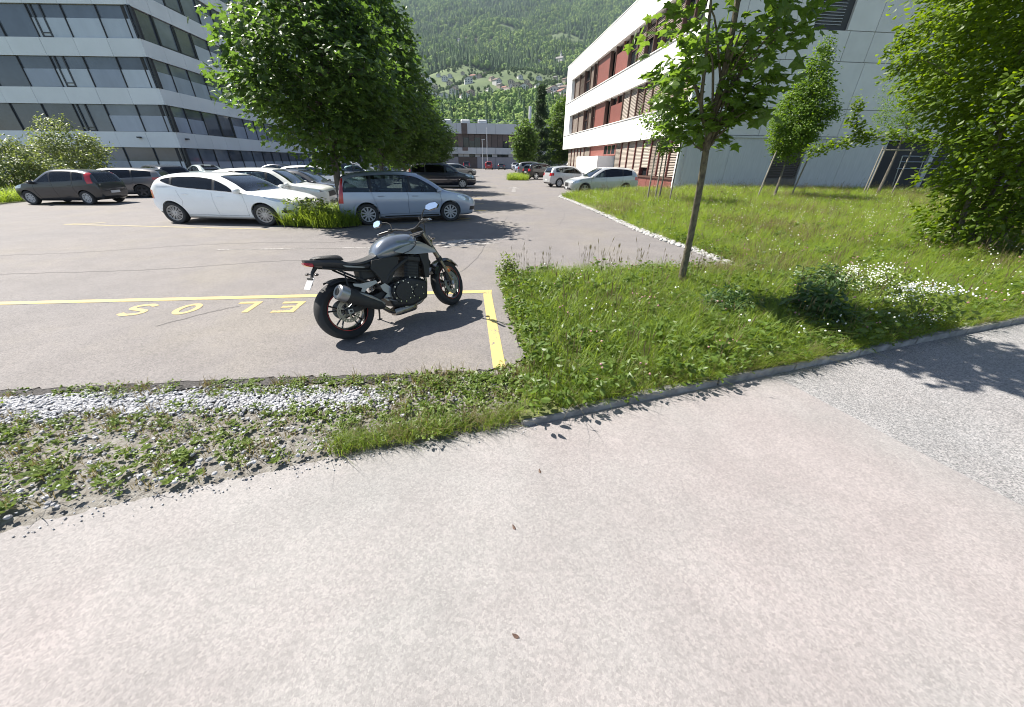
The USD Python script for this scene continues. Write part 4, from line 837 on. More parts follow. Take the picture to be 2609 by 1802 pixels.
instancer('ground_cover', protosW, np.c_[q, np.full(n, -.006)], rg.choice(6, n, p=[.2, .16, .18, .2, .2, .06]), rg.uniform(0, 6.28, n), rg.uniform(.5, 1.15, n) * np.where(q[:, 0] > -.9, 1.45, 1), 'low weeds and moss growing through the gravel verge', 'ground cover')
strip = LineString(PAVE_EDGE[5:8]).buffer(.16).intersection(verge); q = sample_poly(strip, 360, rg)
instancer('verge_grass', protosG, np.c_[q, np.full(360, -.02)], rg.choice([0, 1, 2, 3, 6], 360), rg.uniform(0, 6.28, 360), rg.uniform(.15, .5, 360), 'short grass fringe along the pavement edge', 'grass')
kf = np.array([(p_.x, p_.y) for p_ in (pe_line.interpolate(s_) for s_ in np.concatenate([rg.uniform(14.9, 24, 420), rg.normal(17.4, .55, 200)]))]) + np.abs(rg.normal(0, .05, (620, 1))) * [-.35, .94] + [-.02, .03]
instancer('kerb_grass', protosG, np.c_[kf, np.full(620, .015)], rg.choice(7, 620, p=[.12, .12, .12, .12, .1, .1, .32]), rg.uniform(0, 6.28, 620), rg.uniform(.28, .65, 620), 'grass and dry stalks hanging over the kerb', 'grass')
for lab, x, y, s_, sd in (('large flat weed rosette in the gravel verge near the left edge', -3.05, 1.66, .10, 91), ('weed rosette in the verge right of the larger flat one', -2.28, 1.80, .085, 92), ('weed rosette nearest the lower left corner', -2.95, 1.36, .09, 93), ('upright weed at the asphalt edge below the yellow corner line', -.30, 2.86, .11, 94)):
    t = thing('weed_rosette', lab, 'plant', (x, y, -.01)); rng = np.random.default_rng(sd); rm = rosette(rng, 11, s_)
    for part in rm.split(only_watertight=False)[:11]: obj('leaf', part, weed_m, t, smooth=False)
brown_leaf_m = mat('dead_leaf', (.12, .07, .05), .8)
for lab, x, y, r_ in (('small curled dead brown leaf in the middle of the pavement', .03, 1.30, .5), ('tiny dead brown leaf nearest the camera on the pavement', .045, .78, 1.2), ('faint dead leaf on the pavement just below the kerb end', .20, 1.72, .2)):
    t = thing('dead_leaf', lab, 'leaf', (x, y, -.040), r_); V, F = leaf_shape([(0, 0), (.22, .25), (.26, .5), (.12, .85), (0, 1)], .5, -.3)
    obj('blade', trimesh.Trimesh(V * .035, F, process=False), brown_leaf_m, t, smooth=False)

# ---------------------------------------------------------------- hillside forest and village
rh = np.random.default_rng(100)
def far_broadleaf(rng, n=150):
    d = rng.normal(0, 1, (n, 3)); d /= np.linalg.norm(d, axis=1, keepdims=True); d[:, 2] = np.abs(d[:, 2]) * 1.0 - .35
    lob = 1 + .22 * np.sin(d[:, 0] * 5 + rng.uniform(0, 6)) * np.sin(d[:, 1] * 5 + rng.uniform(0, 6))
    pos = d * lob[:, None] * [.42, .42, .50] + [0, 0, .52]
    lv = leaves(pos, d + rng.normal(0, .3, (n, 3)), rng.normal(0, 1, (n, 3)), rng.uniform(.14, .24, n), (OVAL_V * [1.6, 1, 1], OVAL_F))
    core = trimesh.creation.icosphere(1, .34); core.vertices *= [1, 1, 1.15]; core.apply_translation((0, 0, .52))
    return cat_meshes([lv, core])
def far_conifer(rng, n=120):
    t = rng.random(n) ** 1.2; a = rng.uniform(0, 6.28, n); r = (.20 * (1 - t) + .012)
    pos = np.c_[r * np.cos(a), r * np.sin(a), .08 + .9 * t]; out = np.c_[np.cos(a), np.sin(a), np.full(n, -.5)]
    lv = leaves(pos, np.c_[np.cos(a), np.sin(a), np.full(n, .9)], out, .15 * (1.15 - t), (OVAL_V * [1.5, 1, 1], OVAL_F))
    core = trimesh.creation.cone(.17, .95, sections=7); core.apply_translation((0, 0, .06))
    return cat_meshes([lv, core])
def forest_look(name, c1, c2):
    c1, c2 = tuple(.81 * np.array(c1)), tuple(.81 * np.array(c2))
    n = {'oi': ('object_info', {}), 'r': ('rgb_ramp', {'ramp': [(0, c1), (1, c2)]}), 'p': ('principled_bsdf', {'roughness': .8, 'specular_ior_level': .15})}
    return usdkit.material(stage, f'/World/Looks/{name}', n, [('oi.random', 'r.fac'), ('r.color', 'p.base_color')], surface='p.BSDF')
fdec_m = forest_look('forest_broadleaf', (.115, .200, .045), (.235, .315, .080)); fcon_m = forest_look('forest_conifer', (.068, .122, .052), (.125, .185, .072)); forch_m = forest_look('orchard_green', (.05, .09, .02), (.10, .15, .035))
fp = []
for y0, y1, s_ in ((318, 560, 7.0), (560, 895, 8.5), (895, 1360, 9.0), (1360, 2000, 11.0), (2000, 2700, 14.0)):
    for y in np.arange(y0, y1, s_ * .9):
        xs = np.arange(-.44 * y, .36 * y, s_); fp.append(np.c_[xs + rh.uniform(-.45, .45, len(xs)) * s_, y + rh.uniform(-.45, .45, len(xs)) * s_])
fp = np.vstack(fp); fm = field_mask(fp[:, 0], fp[:, 1]); village = (fp[:, 1] > 556) & (fp[:, 1] < 895)
cl_ = np.sin(fp[:, 0] / 19 + 2) * np.sin(fp[:, 1] / 15) + .6 * np.sin(fp[:, 0] / 41 - fp[:, 1] / 37)
pk = np.where(village, np.clip(.55 + .40 * cl_, .24, .95), np.where(fm > .5, .06, np.where(fm > 0, .5, .97)))
pk = np.where((fp[:, 1] > 505) & (fp[:, 1] < 575) & (fp[:, 0] / fp[:, 1] < -.085), .02, pk)
HOUSES = [(-89.9, 647.2, 10), (-142.3, 773.3, 14), (-156.0, 810.9, 16), (-179.1, 848.5, 14), (-129.2, 816.3, 15), (-116.1, 786.3, 13), (-74.9, 711.6, 14), (-91.3, 675.5, 9), (-70.9, 616.5, 15), (-65.1, 642.6, 11), (-38.6, 659.1, 9), (-36.8, 710.9, 9), (-28.1, 693.7, 13), (-23.2, 681.1, 9), (-15.0, 662.5, 10), (-11.4, 642.0, 12), (-8.8, 612.0, 14), (-5.6, 698.4, 10), (-4.3, 672.5, 10), (3.3, 662.8, 14), (13.4, 625.8, 15), (20.0, 645.7, 12), (33.3, 619.2, 11), (42.4, 559.7, 12), (49.5, 571.4, 15), (49.0, 548.2, 14), (60.8, 559.5, 15), (60.9, 538.9, 14), (61.8, 603.1, 9), (74.6, 659.8, 9), (65.7, 583.9, 12), (76.0, 828.9, 9), (-72.9, 779.5, 12), (-58.5, 740.8, 9), (41.0, 749.0, 10), (19.4, 705.0, 9), (-143.8, 835.3, 8), (-99.4, 847.5, 8), (-121.8, 831.0, 9), (-57.1, 845.2, 8), (8.1, 730.6, 9),
          (148.0, 1177.8, 9), (141.9, 1164.8, 8), (-312.3, 1396.2, 9), (-163.2, 1435.4, 9), (-116.8, 1360.8, 9), (-165.4, 1356.0, 10), (-74.6, 1359.6, 9), (-144.8, 1366, 8), (98.4, 974.0, 12), (56.0, 1068.2, 8), (-46.2, 1350.1, 8), (-203.1, 1425.8, 10)]
BIGH = [(-114.8, 593.3, 18), (-97.8, 603.1, 14), (105.5, 1069.9, 16)]
block = np.ones(len(fp), bool)
for hx, hy, hw in HOUSES + BIGH:
    far_ = 26 if hy < 900 else 45
    block &= ~((np.abs(fp[:, 0] - hx) < hw * .75) & (fp[:, 1] > hy - far_) & (fp[:, 1] < hy + hw * .8))
fp = fp[(rh.random(len(fp)) < pk) & block]; village = (fp[:, 1] > 556) & (fp[:, 1] < 895); n = len(fp)
con = rh.random(n) < np.where(fp[:, 1] < 560, .18, np.where(village, .12, np.clip(.45 + .4 * np.sin(fp[:, 0] / 110 + 2) * np.sin(fp[:, 1] / 130), .1, .9)))
idx = np.where(village & ~con, 6 + rh.integers(0, 2, n), np.where(con, 4 + rh.integers(0, 2, n), rh.integers(0, 4, n)))
hgt = np.where(village, rh.uniform(3, 6.5, n), np.where(con, rh.uniform(13, 23, n), rh.uniform(9, 17, n)))
instancer('forest', [(far_broadleaf(rh), fdec_m) for _ in range(4)] + [(far_conifer(rh), fcon_m) for _ in range(2)] + [(far_broadleaf(rh, 110), forch_m) for _ in range(2)], np.c_[fp, hill_z(fp[:, 0], fp[:, 1]) - .6], idx, rh.uniform(0, 6.28, n), hgt, 'mixed forest covering the hillside above and below the village', 'forest')
hw_m = [mat('house_wall_' + k, c, .8) for k, c in (('white', (.66, .64, .60)), ('cream', (.52, .44, .34)), ('pinkish', (.48, .36, .30)), ('timber', (.16, .10, .07)))]
hr_m = [mat('house_roof_' + k, c, .8, var=.15, scale=.8) for k, c in (('brown', (.16, .11, .085)), ('grey', (.20, .19, .185)), ('red', (.26, .12, .085)))]
hwin_m = mat('house_window', (.03, .033, .04), .2)
def gable(w, d, h, rise, over=.5, th=.35):
    y0, y1 = -d / 2 - over, d / 2 + over; x = w / 2 + over; s = rise / (w / 2)
    v = [(-x, y0, h - over * s), (0, y0, h + rise), (x, y0, h - over * s), (-x, y1, h - over * s), (0, y1, h + rise), (x, y1, h - over * s)]; v += [(a, b, c + th) for a, b, c in v]
    f = [[6, 7, 10], [6, 10, 9], [7, 8, 11], [7, 11, 10], [0, 4, 1], [0, 3, 4], [1, 5, 2], [1, 4, 5], [0, 1, 7], [0, 7, 6], [1, 2, 8], [1, 8, 7], [3, 10, 4], [3, 9, 10], [4, 11, 5], [4, 10, 11], [0, 6, 9], [0, 9, 3], [2, 5, 11], [2, 11, 8]]
    return trimesh.Trimesh(v, f, process=False)
def house(label, w, d, h, rise, wm, rm, turn, loc, group, floors=2, bays=3, nm='house', cat='house', balcony=False):
    t = thing(nm, label, cat, (loc[0], loc[1], float(hill_z(*loc[:2])) - .8), turn, group)
    body = box6(-w / 2, w / 2, -d / 2, d / 2, -2, h)
    gb = Manifold.extrude(CrossSection([np.array([(-w / 2, h), (w / 2, h), (0, h + rise)])]), d); g = to_tri(gb); v = g.vertices; g = trimesh.Trimesh(np.c_[v[:, 0], v[:, 2] - d / 2, v[:, 1]], g.faces[:, ::-1], process=False)
    obj('wall', cat_meshes([body, g]), wm, t, smooth=False)
    rf_ = obj('roof', gable(w, d, h, rise), rm, t, smooth=False)
    obj('chimney', box(w * .22, 0, h + rise * .75, .8, .8, 2.0), wm, rf_, smooth=False)
    for fl in range(floors):
        for b in range(bays):
            xx = (b - (bays - 1) / 2) * w / bays; zz = 1.4 + fl * (h - .6) / floors
            obj('window', box(xx, -d / 2 - .03, zz + .6, w / bays * .42, .12, 1.35), hwin_m, t, smooth=False)
        if balcony: obj('balcony', box(0, -d / 2 - .55, 1.0 + fl * (h - .6) / floors + .2, w * .94, 1.1, .7), hw_m[3], t, smooth=False)
    return t
house('large dark timber chalet with balconies at the foot of the hillside village', 17, 13, 9.0, 3.6, hw_m[0], hr_m[0], .12, BIGH[0], None, 3, 4, 'chalet', 'house', True)
house('white house with many windows beside the large timber chalet', 13.5, 10, 7.6, 2.2, hw_m[0], hr_m[0], .10, BIGH[1], None, 2, 5)
t = house('white church with a slim tower on the wooded hillside', 9, 20, 8, 4, hw_m[0], hr_m[1], .9, BIGH[2], None, 1, 2, 'church', 'church')
tw = obj('tower', box(7.5, 2, 8, 4, 4, 22), hw_m[0], t, smooth=False); obj('spire', trimesh.creation.cone(2.9, 9, sections=4).apply_translation((7.5, 2, 19)), hr_m[1], t, smooth=False)
proto_h = {}
KIND = ('white house with a brown roof', 'cream house with a grey roof', 'white house with a red roof', 'pinkish house with a brown roof', 'white house with a grey roof', 'cream house with a brown roof')
ORD = ('leftmost', 'second from the left', 'third from the left', 'fourth from the left', 'fifth from the left', 'sixth from the left', 'seventh from the left', 'eighth from the left')
def rank_of(i):
    same = sorted([j for j in range(len(HOUSES)) if j % 6 == i % 6 and (HOUSES[j][1] < 900) == (HOUSES[i][1] < 900)], key=lambda j: HOUSES[j][0] / HOUSES[j][1])
    return 'rightmost' if same[-1] == i and len(same) > 1 else ORD[same.index(i)]
for i, (hx, hy, hw) in enumerate(HOUSES):
    k = i % 6; tn = (i * 1.7) % 1.6 - .4; s_ = hw / 11.0 * .92
    kind_ = KIND[k]; many = kind_.replace('house', 'houses').replace('with a', 'with').replace('roof', 'roofs')
    lab, grp = (f'{rank_of(i)} of the small {many} in the hillside village', f'{kind_} in the hillside village') if hy < 900 else (f'{rank_of(i)} of the tiny {many} among trees high on the hillside', f'{kind_} high on the hillside')
    if k not in proto_h: proto_h[k] = house(lab, 11, 9, 5.2, 2.6, hw_m[(0, 1, 0, 2, 0, 1)[k]], hr_m[(0, 1, 2, 0, 1, 0)[k]], tn, (hx, hy), grp)
    else: dup(proto_h[k], (hx, hy, float(hill_z(hx, hy)) - .8), tn, lab, grp, (s_, s_, s_))
# ---------------------------------------------------------------- cars

tyre_m = mat('tyre_rubber', (.018, .018, .019), .75, bump=.2, bscale=120)
alloy_m = mat('alloy_rim', (.62, .63, .65), .28, metal=.85)
alloy_dark_m = mat('dark_alloy', (.16, .16, .17), .3, metal=.8)
cap_m = mat('wheel_cover', (.50, .51, .53), .38, metal=.4)
blackp_m = mat('black_plastic', (.022, .022, .023), .55)
rubber_m = mat('window_seal', (.012, .012, .013), .4)
red_lamp_m = mat('red_tail_lamp', (.50, .015, .02), .12, coat=1.0)
clear_lamp_m = mat('head_lamp', (.42, .45, .48), .08, metal=.55, coat=1.0, var=.35, scale=14, obj_space=True)
plate_m = mat('number_plate', (.70, .70, .70), .5)
chrome_m = mat('chrome', (.75, .76, .78), .12, metal=1.0)
car_glass_m = pane_mat('car_glass', (.62, .68, .68), .015, facing=1.5)
car_glass_dark_m = pane_mat('privacy_glass', (.22, .24, .27), .015, facing=1.5)
screen_glass_m = pane_mat('windscreen_glass', (.78, .86, .84), .012, facing=1.5)
seat_m = mat('seat_fabric', (.05, .05, .055), .9, var=.2, scale=10)
inner_m = mat('cabin_trim', (.035, .035, .037), .8)
disc_dark_m = mat('wheel_well_dark', (.03, .03, .032), .7)
def paint(name, col, metal=.0, rough=.3, flake=0.0): return mat(name, col, rough, metal=metal, coat=.8, croughness=.03, var=.02, scale=2)
PAINT = {k: paint('paint_' + k, *v) for k, v in {
    'white': ((.76, .77, .765),), 'pearl': ((.74, .74, .70),), 'silver_blue': ((.47, .53, .64), .45, .32), 'silver': ((.48, .50, .52), .55, .3), 'silver_pale': ((.60, .61, .62), .35, .3),
    'anthracite': ((.035, .036, .040), .4, .3), 'graphite': ((.25, .24, .235), .5, .3), 'black_blue': ((.012, .014, .024), .2, .25), 'black': ((.012, .012, .013), .1, .25),
    'dark_grey': ((.10, .10, .105), .4, .3), 'grey': ((.24, .245, .25), .5, .3), 'red': ((.42, .02, .02), .0, .3), 'sea_green': ((.42, .50, .50), .4, .3), 'navy': ((.02, .03, .07), .3, .25)}.items()}

def car_shape(sp, off=0.0, nst=110, nlo=9, nup=14):
    """closed loft of the car's outer skin, moved inwards by off; x runs from the nose (0) to the tail (L)"""
    L, W, H = sp['L'], sp['W'], sp['H']
    T = np.array(sp['top']); top = PchipInterpolator(T[:, 0] * L, T[:, 1] * H)
    S = np.array(sp['belt']); belt = PchipInterpolator(S[:, 0] * L, S[:, 1] * H)
    Pn = np.array(sp.get('plan', [(0, .70), (.02, .82), (.06, .915), (.14, .975), (.28, 1), (.75, 1), (.90, .96), (.97, .885), (1, .80)])); plan = PchipInterpolator(Pn[:, 0] * L, Pn[:, 1] * W / 2)
    Bt = np.array(sp.get('bottom', [(0, .20), (.03, .135), (.1, .12), (.5, .115), (.9, .13), (.97, .17), (1, .25)])); bot = PchipInterpolator(Bt[:, 0] * L, Bt[:, 1] * H)
    u = np.linspace(0, 1, nst); xs = L * (u - .12 * np.sin(2 * np.pi * u) / (2 * np.pi) * 1.0)
    xs = L * (.5 - .5 * np.cos(np.pi * u)) * .35 + .65 * L * u
    rings = []
    for x in xs:
        zt, zs, zb, w = float(top(x)), float(belt(x)), float(bot(x)), float(plan(x))
        zs = min(zs, zt - .012); h = zt - zs
        g = np.clip(h / (.30 * H), 0, 1)            # 0 bonnet .. 1 cabin
        tum = sp.get('tumble', .20) * g
        n = 2.4 + 5.0 * g; m_ = 2.3 + 2.6 * g
        pts = []
        for k in range(nlo + 1):
            t = k / nlo; z = zb + (zs - zb) * t
            q = 1 - .16 * (1 - t) ** 3 - .035 * max(0, t - .72) ** 1 * 1.5 + sp.get('crease', .012) * math.exp(-((t - .70) / .10) ** 2)
            pts.append((w * q, z))
        wl = pts[-1][0]
        for k in range(1, nup + 1):
            ph = (math.pi / 2) * (k / nup) ** (1.0)
            c, s_ = math.cos(ph), math.sin(ph)
            tz = s_ ** (2 / m_); y = max(c, 0) ** (2 / n)
            yy = wl * y * (1 - tum * tz)
            pts.append((yy, zs + h * tz))
        half = pts
        ring = [(-y, z) for y, z in half[::-1][1:]][::-1]
        ring = [(x, y, z) for y, z in half] + [(x, -y, z) for y, z in half[::-1][1:]]
        rings.append(ring)
    R = np.array(rings); ns, nr = R.shape[:2]
    v = R.reshape(-1, 3); f = []
    for i in range(ns - 1):
        for j in range(nr):
            k = (j + 1) % nr
            f += [[i * nr + j, (i + 1) * nr + j, (i + 1) * nr + k], [i * nr + j, (i + 1) * nr + k, i * nr + k]]
    c0, c1 = len(v), len(v) + 1
    v = np.vstack([v, R[0].mean(0), R[-1].mean(0)])
    for j in range(nr):
        k = (j + 1) % nr
        f += [[c0, j, k], [c1, (ns - 1) * nr + k, (ns - 1) * nr + j]]
    t = trimesh.Trimesh(v, np.array(f), process=False)
    if t.volume < 0: t.invert()
    if off:
        nn = np.zeros_like(t.vertices); fn = np.cross(v[t.faces[:, 1]] - v[t.faces[:, 0]], v[t.faces[:, 2]] - v[t.faces[:, 0]])
        for k in range(3): np.add.at(nn, t.faces[:, k], fn)
        nn /= np.linalg.norm(nn, axis=1, keepdims=True) + 1e-12
        t = trimesh.Trimesh(t.vertices - nn * off, t.faces, process=False)
    mf = Manifold(m3.Mesh(np.asarray(t.vertices, np.float32), np.asarray(t.faces, np.uint32)))
    return mf, top, belt, plan, bot

def ext_y(poly, y0, y1):
    """prism of an (x, z) polygon between y0 and y1"""
    cs = CrossSection([np.array(poly, float)], m3.FillRule.NonZero)
    return Manifold.extrude(cs, y1 - y0).transform(np.array([[1, 0, 0, 0], [0, 0, -1, y1], [0, 1, 0, 0]], float)) if True else None
def ext_z(poly, z0, z1): return Manifold.extrude(CrossSection([np.array(poly, float)], m3.FillRule.NonZero), z1 - z0).translate([0, 0, z0])
def ext_x(poly, x0, x1):
    """prism of a (y, z) polygon between x0 and x1"""
    return Manifold.extrude(CrossSection([np.array(poly, float)], m3.FillRule.NonZero), x1 - x0).transform(np.array([[0, 0, 1, x0], [1, 0, 0, 0], [0, 1, 0, 0]], float))
def both(poly, ya, yb): return ext_y(poly, ya, yb) + ext_y(poly, -yb, -ya)

def wheel_meshes(r, w, style, seg=36):
    rr_ = r * (.69 if style != 'cap' else .67)
    prof = np.array([(rr_ * .98, -w * .36), (rr_ * 1.06, -w * .47), (r * .90, -w * .50), (r * .97, -w * .44), (r, -w * .32), (r, w * .32), (r * .97, w * .44), (r * .90, w * .50), (rr_ * 1.06, w * .47), (rr_ * .98, w * .36), (rr_ * .98, -w * .36)])
    tyre = trimesh.creation.revolve(prof, sections=seg)
    R_ = trimesh.transformations.rotation_matrix(-math.pi / 2, [1, 0, 0]); tyre.apply_transform(R_)
    C = Point(0, 0).buffer(rr_ * 1.0, 24)
    if style == 'multi':       # thin paired spokes
        sp = unary_union([affinity.rotate(LineString([(0, rr_ * .13), (.0, rr_ * .93)]).buffer(.0075, cap_style=2), a + d, origin=(0, 0)) for a in np.arange(0, 360, 30) for d in (-5.5, 5.5)])
    elif style == 'five': sp = unary_union([affinity.rotate(Polygon([(-.05, .05), (.05, .05), (.026, rr_ * .93), (-.026, rr_ * .93)]), a, origin=(0, 0)) for a in np.arange(0, 360, 72)])
    elif style == 'ten': sp = unary_union([affinity.rotate(Polygon([(-.02, .05), (.02, .05), (.024, rr_ * .93), (-.024, rr_ * .93)]), a, origin=(0, 0)) for a in np.arange(0, 360, 36)])
    elif style == 'seven': sp = unary_union([affinity.rotate(Polygon([(-.03, .05), (.03, .05), (.045, rr_ * .9), (-.045, rr_ * .9)]), a, origin=(0, 0)) for a in np.arange(0, 360, 360 / 7)])
    else:
        sp = C.difference(unary_union([affinity.rotate(Polygon([(-.012, rr_ * .42), (.012, rr_ * .42), (.034, rr_ * .78), (-.034, rr_ * .78)]), a, origin=(0, 0)) for a in np.arange(0, 360, 360 / 8)]))
    pl = unary_union([sp, Point(0, 0).buffer(rr_ * .20, 10), C.difference(Point(0, 0).buffer(rr_ * .90, 24))])
    rim = prism(pl, .022, w * .34 - .022); barrel = cat_meshes([prism(C, .01, -w * .05), ])
    lip = trimesh.creation.annulus(rr_ * .955, rr_ * 1.0, w * .12, sections=seg); lip.apply_translation((0, 0, w * .34))
    Rz = trimesh.transformations.rotation_matrix(math.pi / 2, [1, 0, 0])   # z -> -y : outer side at -y
    rim = cat_meshes([rim, lip, trimesh.creation.cylinder(rr_ * .11, .02, sections=12).apply_translation((0, 0, w * .34 + .004))]); rim.apply_transform(Rz); barrel.apply_transform(Rz)
    return tyre, rim, barrel
_wheels = {}
CAR_CACHE = {}
def car_parts(key):
    if key in CAR_CACHE: return CAR_CACHE[key]
    sp = CARS[key]; L, W, H = sp['L'], sp['W'], sp['H']; lo = sp.get('lo', False)
    q = dict(nst=110, nlo=9, nup=14) if not lo else dict(nst=56, nlo=6, nup=9)
    B0, top, belt, plan, bot = car_shape(sp, 0, **q)
    Bt = car_shape(sp, .003, **q)[0]; Bg = car_shape(sp, .010, **q)[0]; Bg2 = car_shape(sp, .015, **q)[0]; Bi = B0.translate([-L / 2, 0, 0]).scale([.975, .945, .968]).translate([L / 2, 0, 0]); Bs = car_shape(sp, .022, **q)[0]
    P = {}
    x0, x1 = sp['dlo'][0] * L, sp['dlo'][1] * L
    xs = np.linspace(x0, x1, 60); dr = sp.get('drop', .085)
    up = np.array([min(float(top(max(x - sp.get('dfront', .16), 0))), float(top(min(x + sp.get('drear', .10), L)))) - dr for x in xs]); lw = np.array([float(belt(x)) + .015 for x in xs])
    if sp.get('kick'): lw = lw + np.clip((xs - sp['kick'] * L) / (x1 - sp['kick'] * L), 0, 1) ** 2 * .13
    ok = up > lw + .012; xs, up, lw = xs[ok], up[ok], lw[ok]
    dlo = Polygon(np.vstack([np.c_[xs, lw], np.c_[xs, up][::-1]])).buffer(0).buffer(-.012).buffer(.012)
    if dlo.geom_type != 'Polygon': dlo = max(dlo.geoms, key=lambda g: g.area)
    pillars = sp['pillars']
    cut = unary_union([Polygon([((a - .0) * L - .035, 0), (a * L + .035, 0), (a * L + .035 + sl, H), (a * L - .035 + sl, H)]) for a, sl in pillars])
    panes = dlo.buffer(-.012).difference(cut); panes = [panes] if panes.geom_type == 'Polygon' else [g for g in panes.geoms if g.area > .006]
    far = 2.0
    dcoords = np.array(dlo.exterior.coords)[:-1]
    win_all = ext_y(dcoords, -far, far)
    # windscreen and rear window
    wx0, wx1 = sp['screen'][0] * L, sp['screen'][1] * L
    w0, w1 = float(plan(wx0)) * .86, W / 2 * (1 - sp.get('tumble', .2)) * .86
    scr_poly = [(wx0 + .02, -w0 * .82), (wx0 - .015, 0), (wx0 + .02, w0 * .82), (wx0 + .10, w0 * .95), (wx1, w1), (wx1 + .01, 0), (wx1, -w1), (wx0 + .10, -w0 * .95)]
    scr = ext_z(scr_poly, float(belt(wx0)) - .03, H + .2)
    rz0, rz1, rx, rw0, rw1 = sp['rear']
    rp = [(-rw0 * W / 2, rz0 * H), (rw0 * W / 2, rz0 * H), (rw1 * W / 2, rz1 * H), (-rw1 * W / 2, rz1 * H)]
    rearw = ext_x(rp, rx * L, L + .3)
    cabin = Bi ^ ext_z([(wx0 - .15, -far), (wx0 - .15, far), (L - .25, far), (L - .25, -far)], .42 * H * .72, H + 1)
    openings = (win_all + scr + rearw)
    body = B0 - cabin - openings
    # wheel arches
    fx, rxw = sp['fo'], sp['fo'] + sp['wb']; r = sp['r']
    for wx in (fx, rxw):
        ar = r * 1.115
        c = Manifold.cylinder(W + 1, ar, ar, 40 if not lo else 24).translate([0, 0, -(W + 1) / 2]).rotate([90, 0, 0]).translate([wx, 0, r * 1.02])
        inner = ext_y([(wx - 1, -1), (wx + 1, -1), (wx + 1, 2), (wx - 1, 2)], -W / 2 + .30, W / 2 - .30)
        body = body - (c - inner)
    patches = {}
    def patch(name, pr, depth=.02, face=.001):
        nonlocal body
        skin = (Bt if face else B0)
        patches.setdefault(name, []).append(skin ^ pr)
        body = body - pr
    for nm, kind, poly, a, b in sp.get('patches', []):
        if kind == 'side': patch(nm, both([(x * L, z * H) for x, z in poly], a * W / 2, W))
        elif kind == 'front': patch(nm, ext_x([(y * W / 2, z * H) for y, z in poly], -.2, a * L))
        elif kind == 'back': patch(nm, ext_x([(y * W / 2, z * H) for y, z in poly], a * L, L + .3))
    # door seams: narrow open joints
    if not lo:
        rxa, ra = rxw / L, r / L
        sm = sp.get('seams', [])
        cc = sm[2][2][0] if sm else 0
        for seam in sm[:2] + ([[(rxa - ra * 1.0, (r * 1.55) / H), (min(cc - .02, rxa - ra * .35), .47), (cc, sm[2][2][1])], [sm[0][0], sm[1][0], (rxa - ra * 1.12, sm[0][0][1])]] if sm else []):
            ln = LineString([(x * L, z * H) for x, z in seam]).buffer(.0045, cap_style=2)
            body = body - both(np.array(ln.exterior.coords)[:-1], .72 * W / 2, W)
    P['body'] = body
    gl = Bg - Bg2
    P['side_panes'] = [(gl ^ both(np.array(g.exterior.coords)[:-1], .35 * W / 2, far), g.centroid.x) for g in panes]
    fr = unary_union(panes); frame = dlo.difference(fr.buffer(.001))
    fparts = [frame] if frame.geom_type == 'Polygon' else list(frame.geoms)
    fm = Manifold()
    for g in fparts:
        if g.area < 1e-4: continue
        cs = CrossSection([np.array(g.exterior.coords)[:-1]] + [np.array(h.coords)[:-1] for h in g.interiors], m3.FillRule.EvenOdd)
        pz = Manifold.extrude(cs, 2 * far).transform(np.array([[1, 0, 0, 0], [0, 0, -1, far], [0, 1, 0, 0]], float)); fm = fm + pz
    P['seals'] = (Bt - Bs) ^ (fm - ext_y([(-1, -1), (L + 1, -1), (L + 1, 3), (-1, 3)], -.35 * W / 2, .35 * W / 2))
    def shrink(poly, d):
        g = Polygon(poly).buffer(-d); return np.array(g.exterior.coords)[:-1]
    P['windscreen'] = gl ^ ext_z(shrink(scr_poly, .004), float(belt(wx0)) - .03, H + .2)
    P['rear_window'] = (gl ^ ext_x(shrink(rp, .004), rx * L, L + .3))
    P['patches'] = {k: sum(v[1:], v[0]) for k, v in patches.items()}
    P['fx'], P['rx'], P['top'], P['belt'], P['plan'] = fx, rxw, top, belt, plan
    CAR_CACHE[key] = P; return P

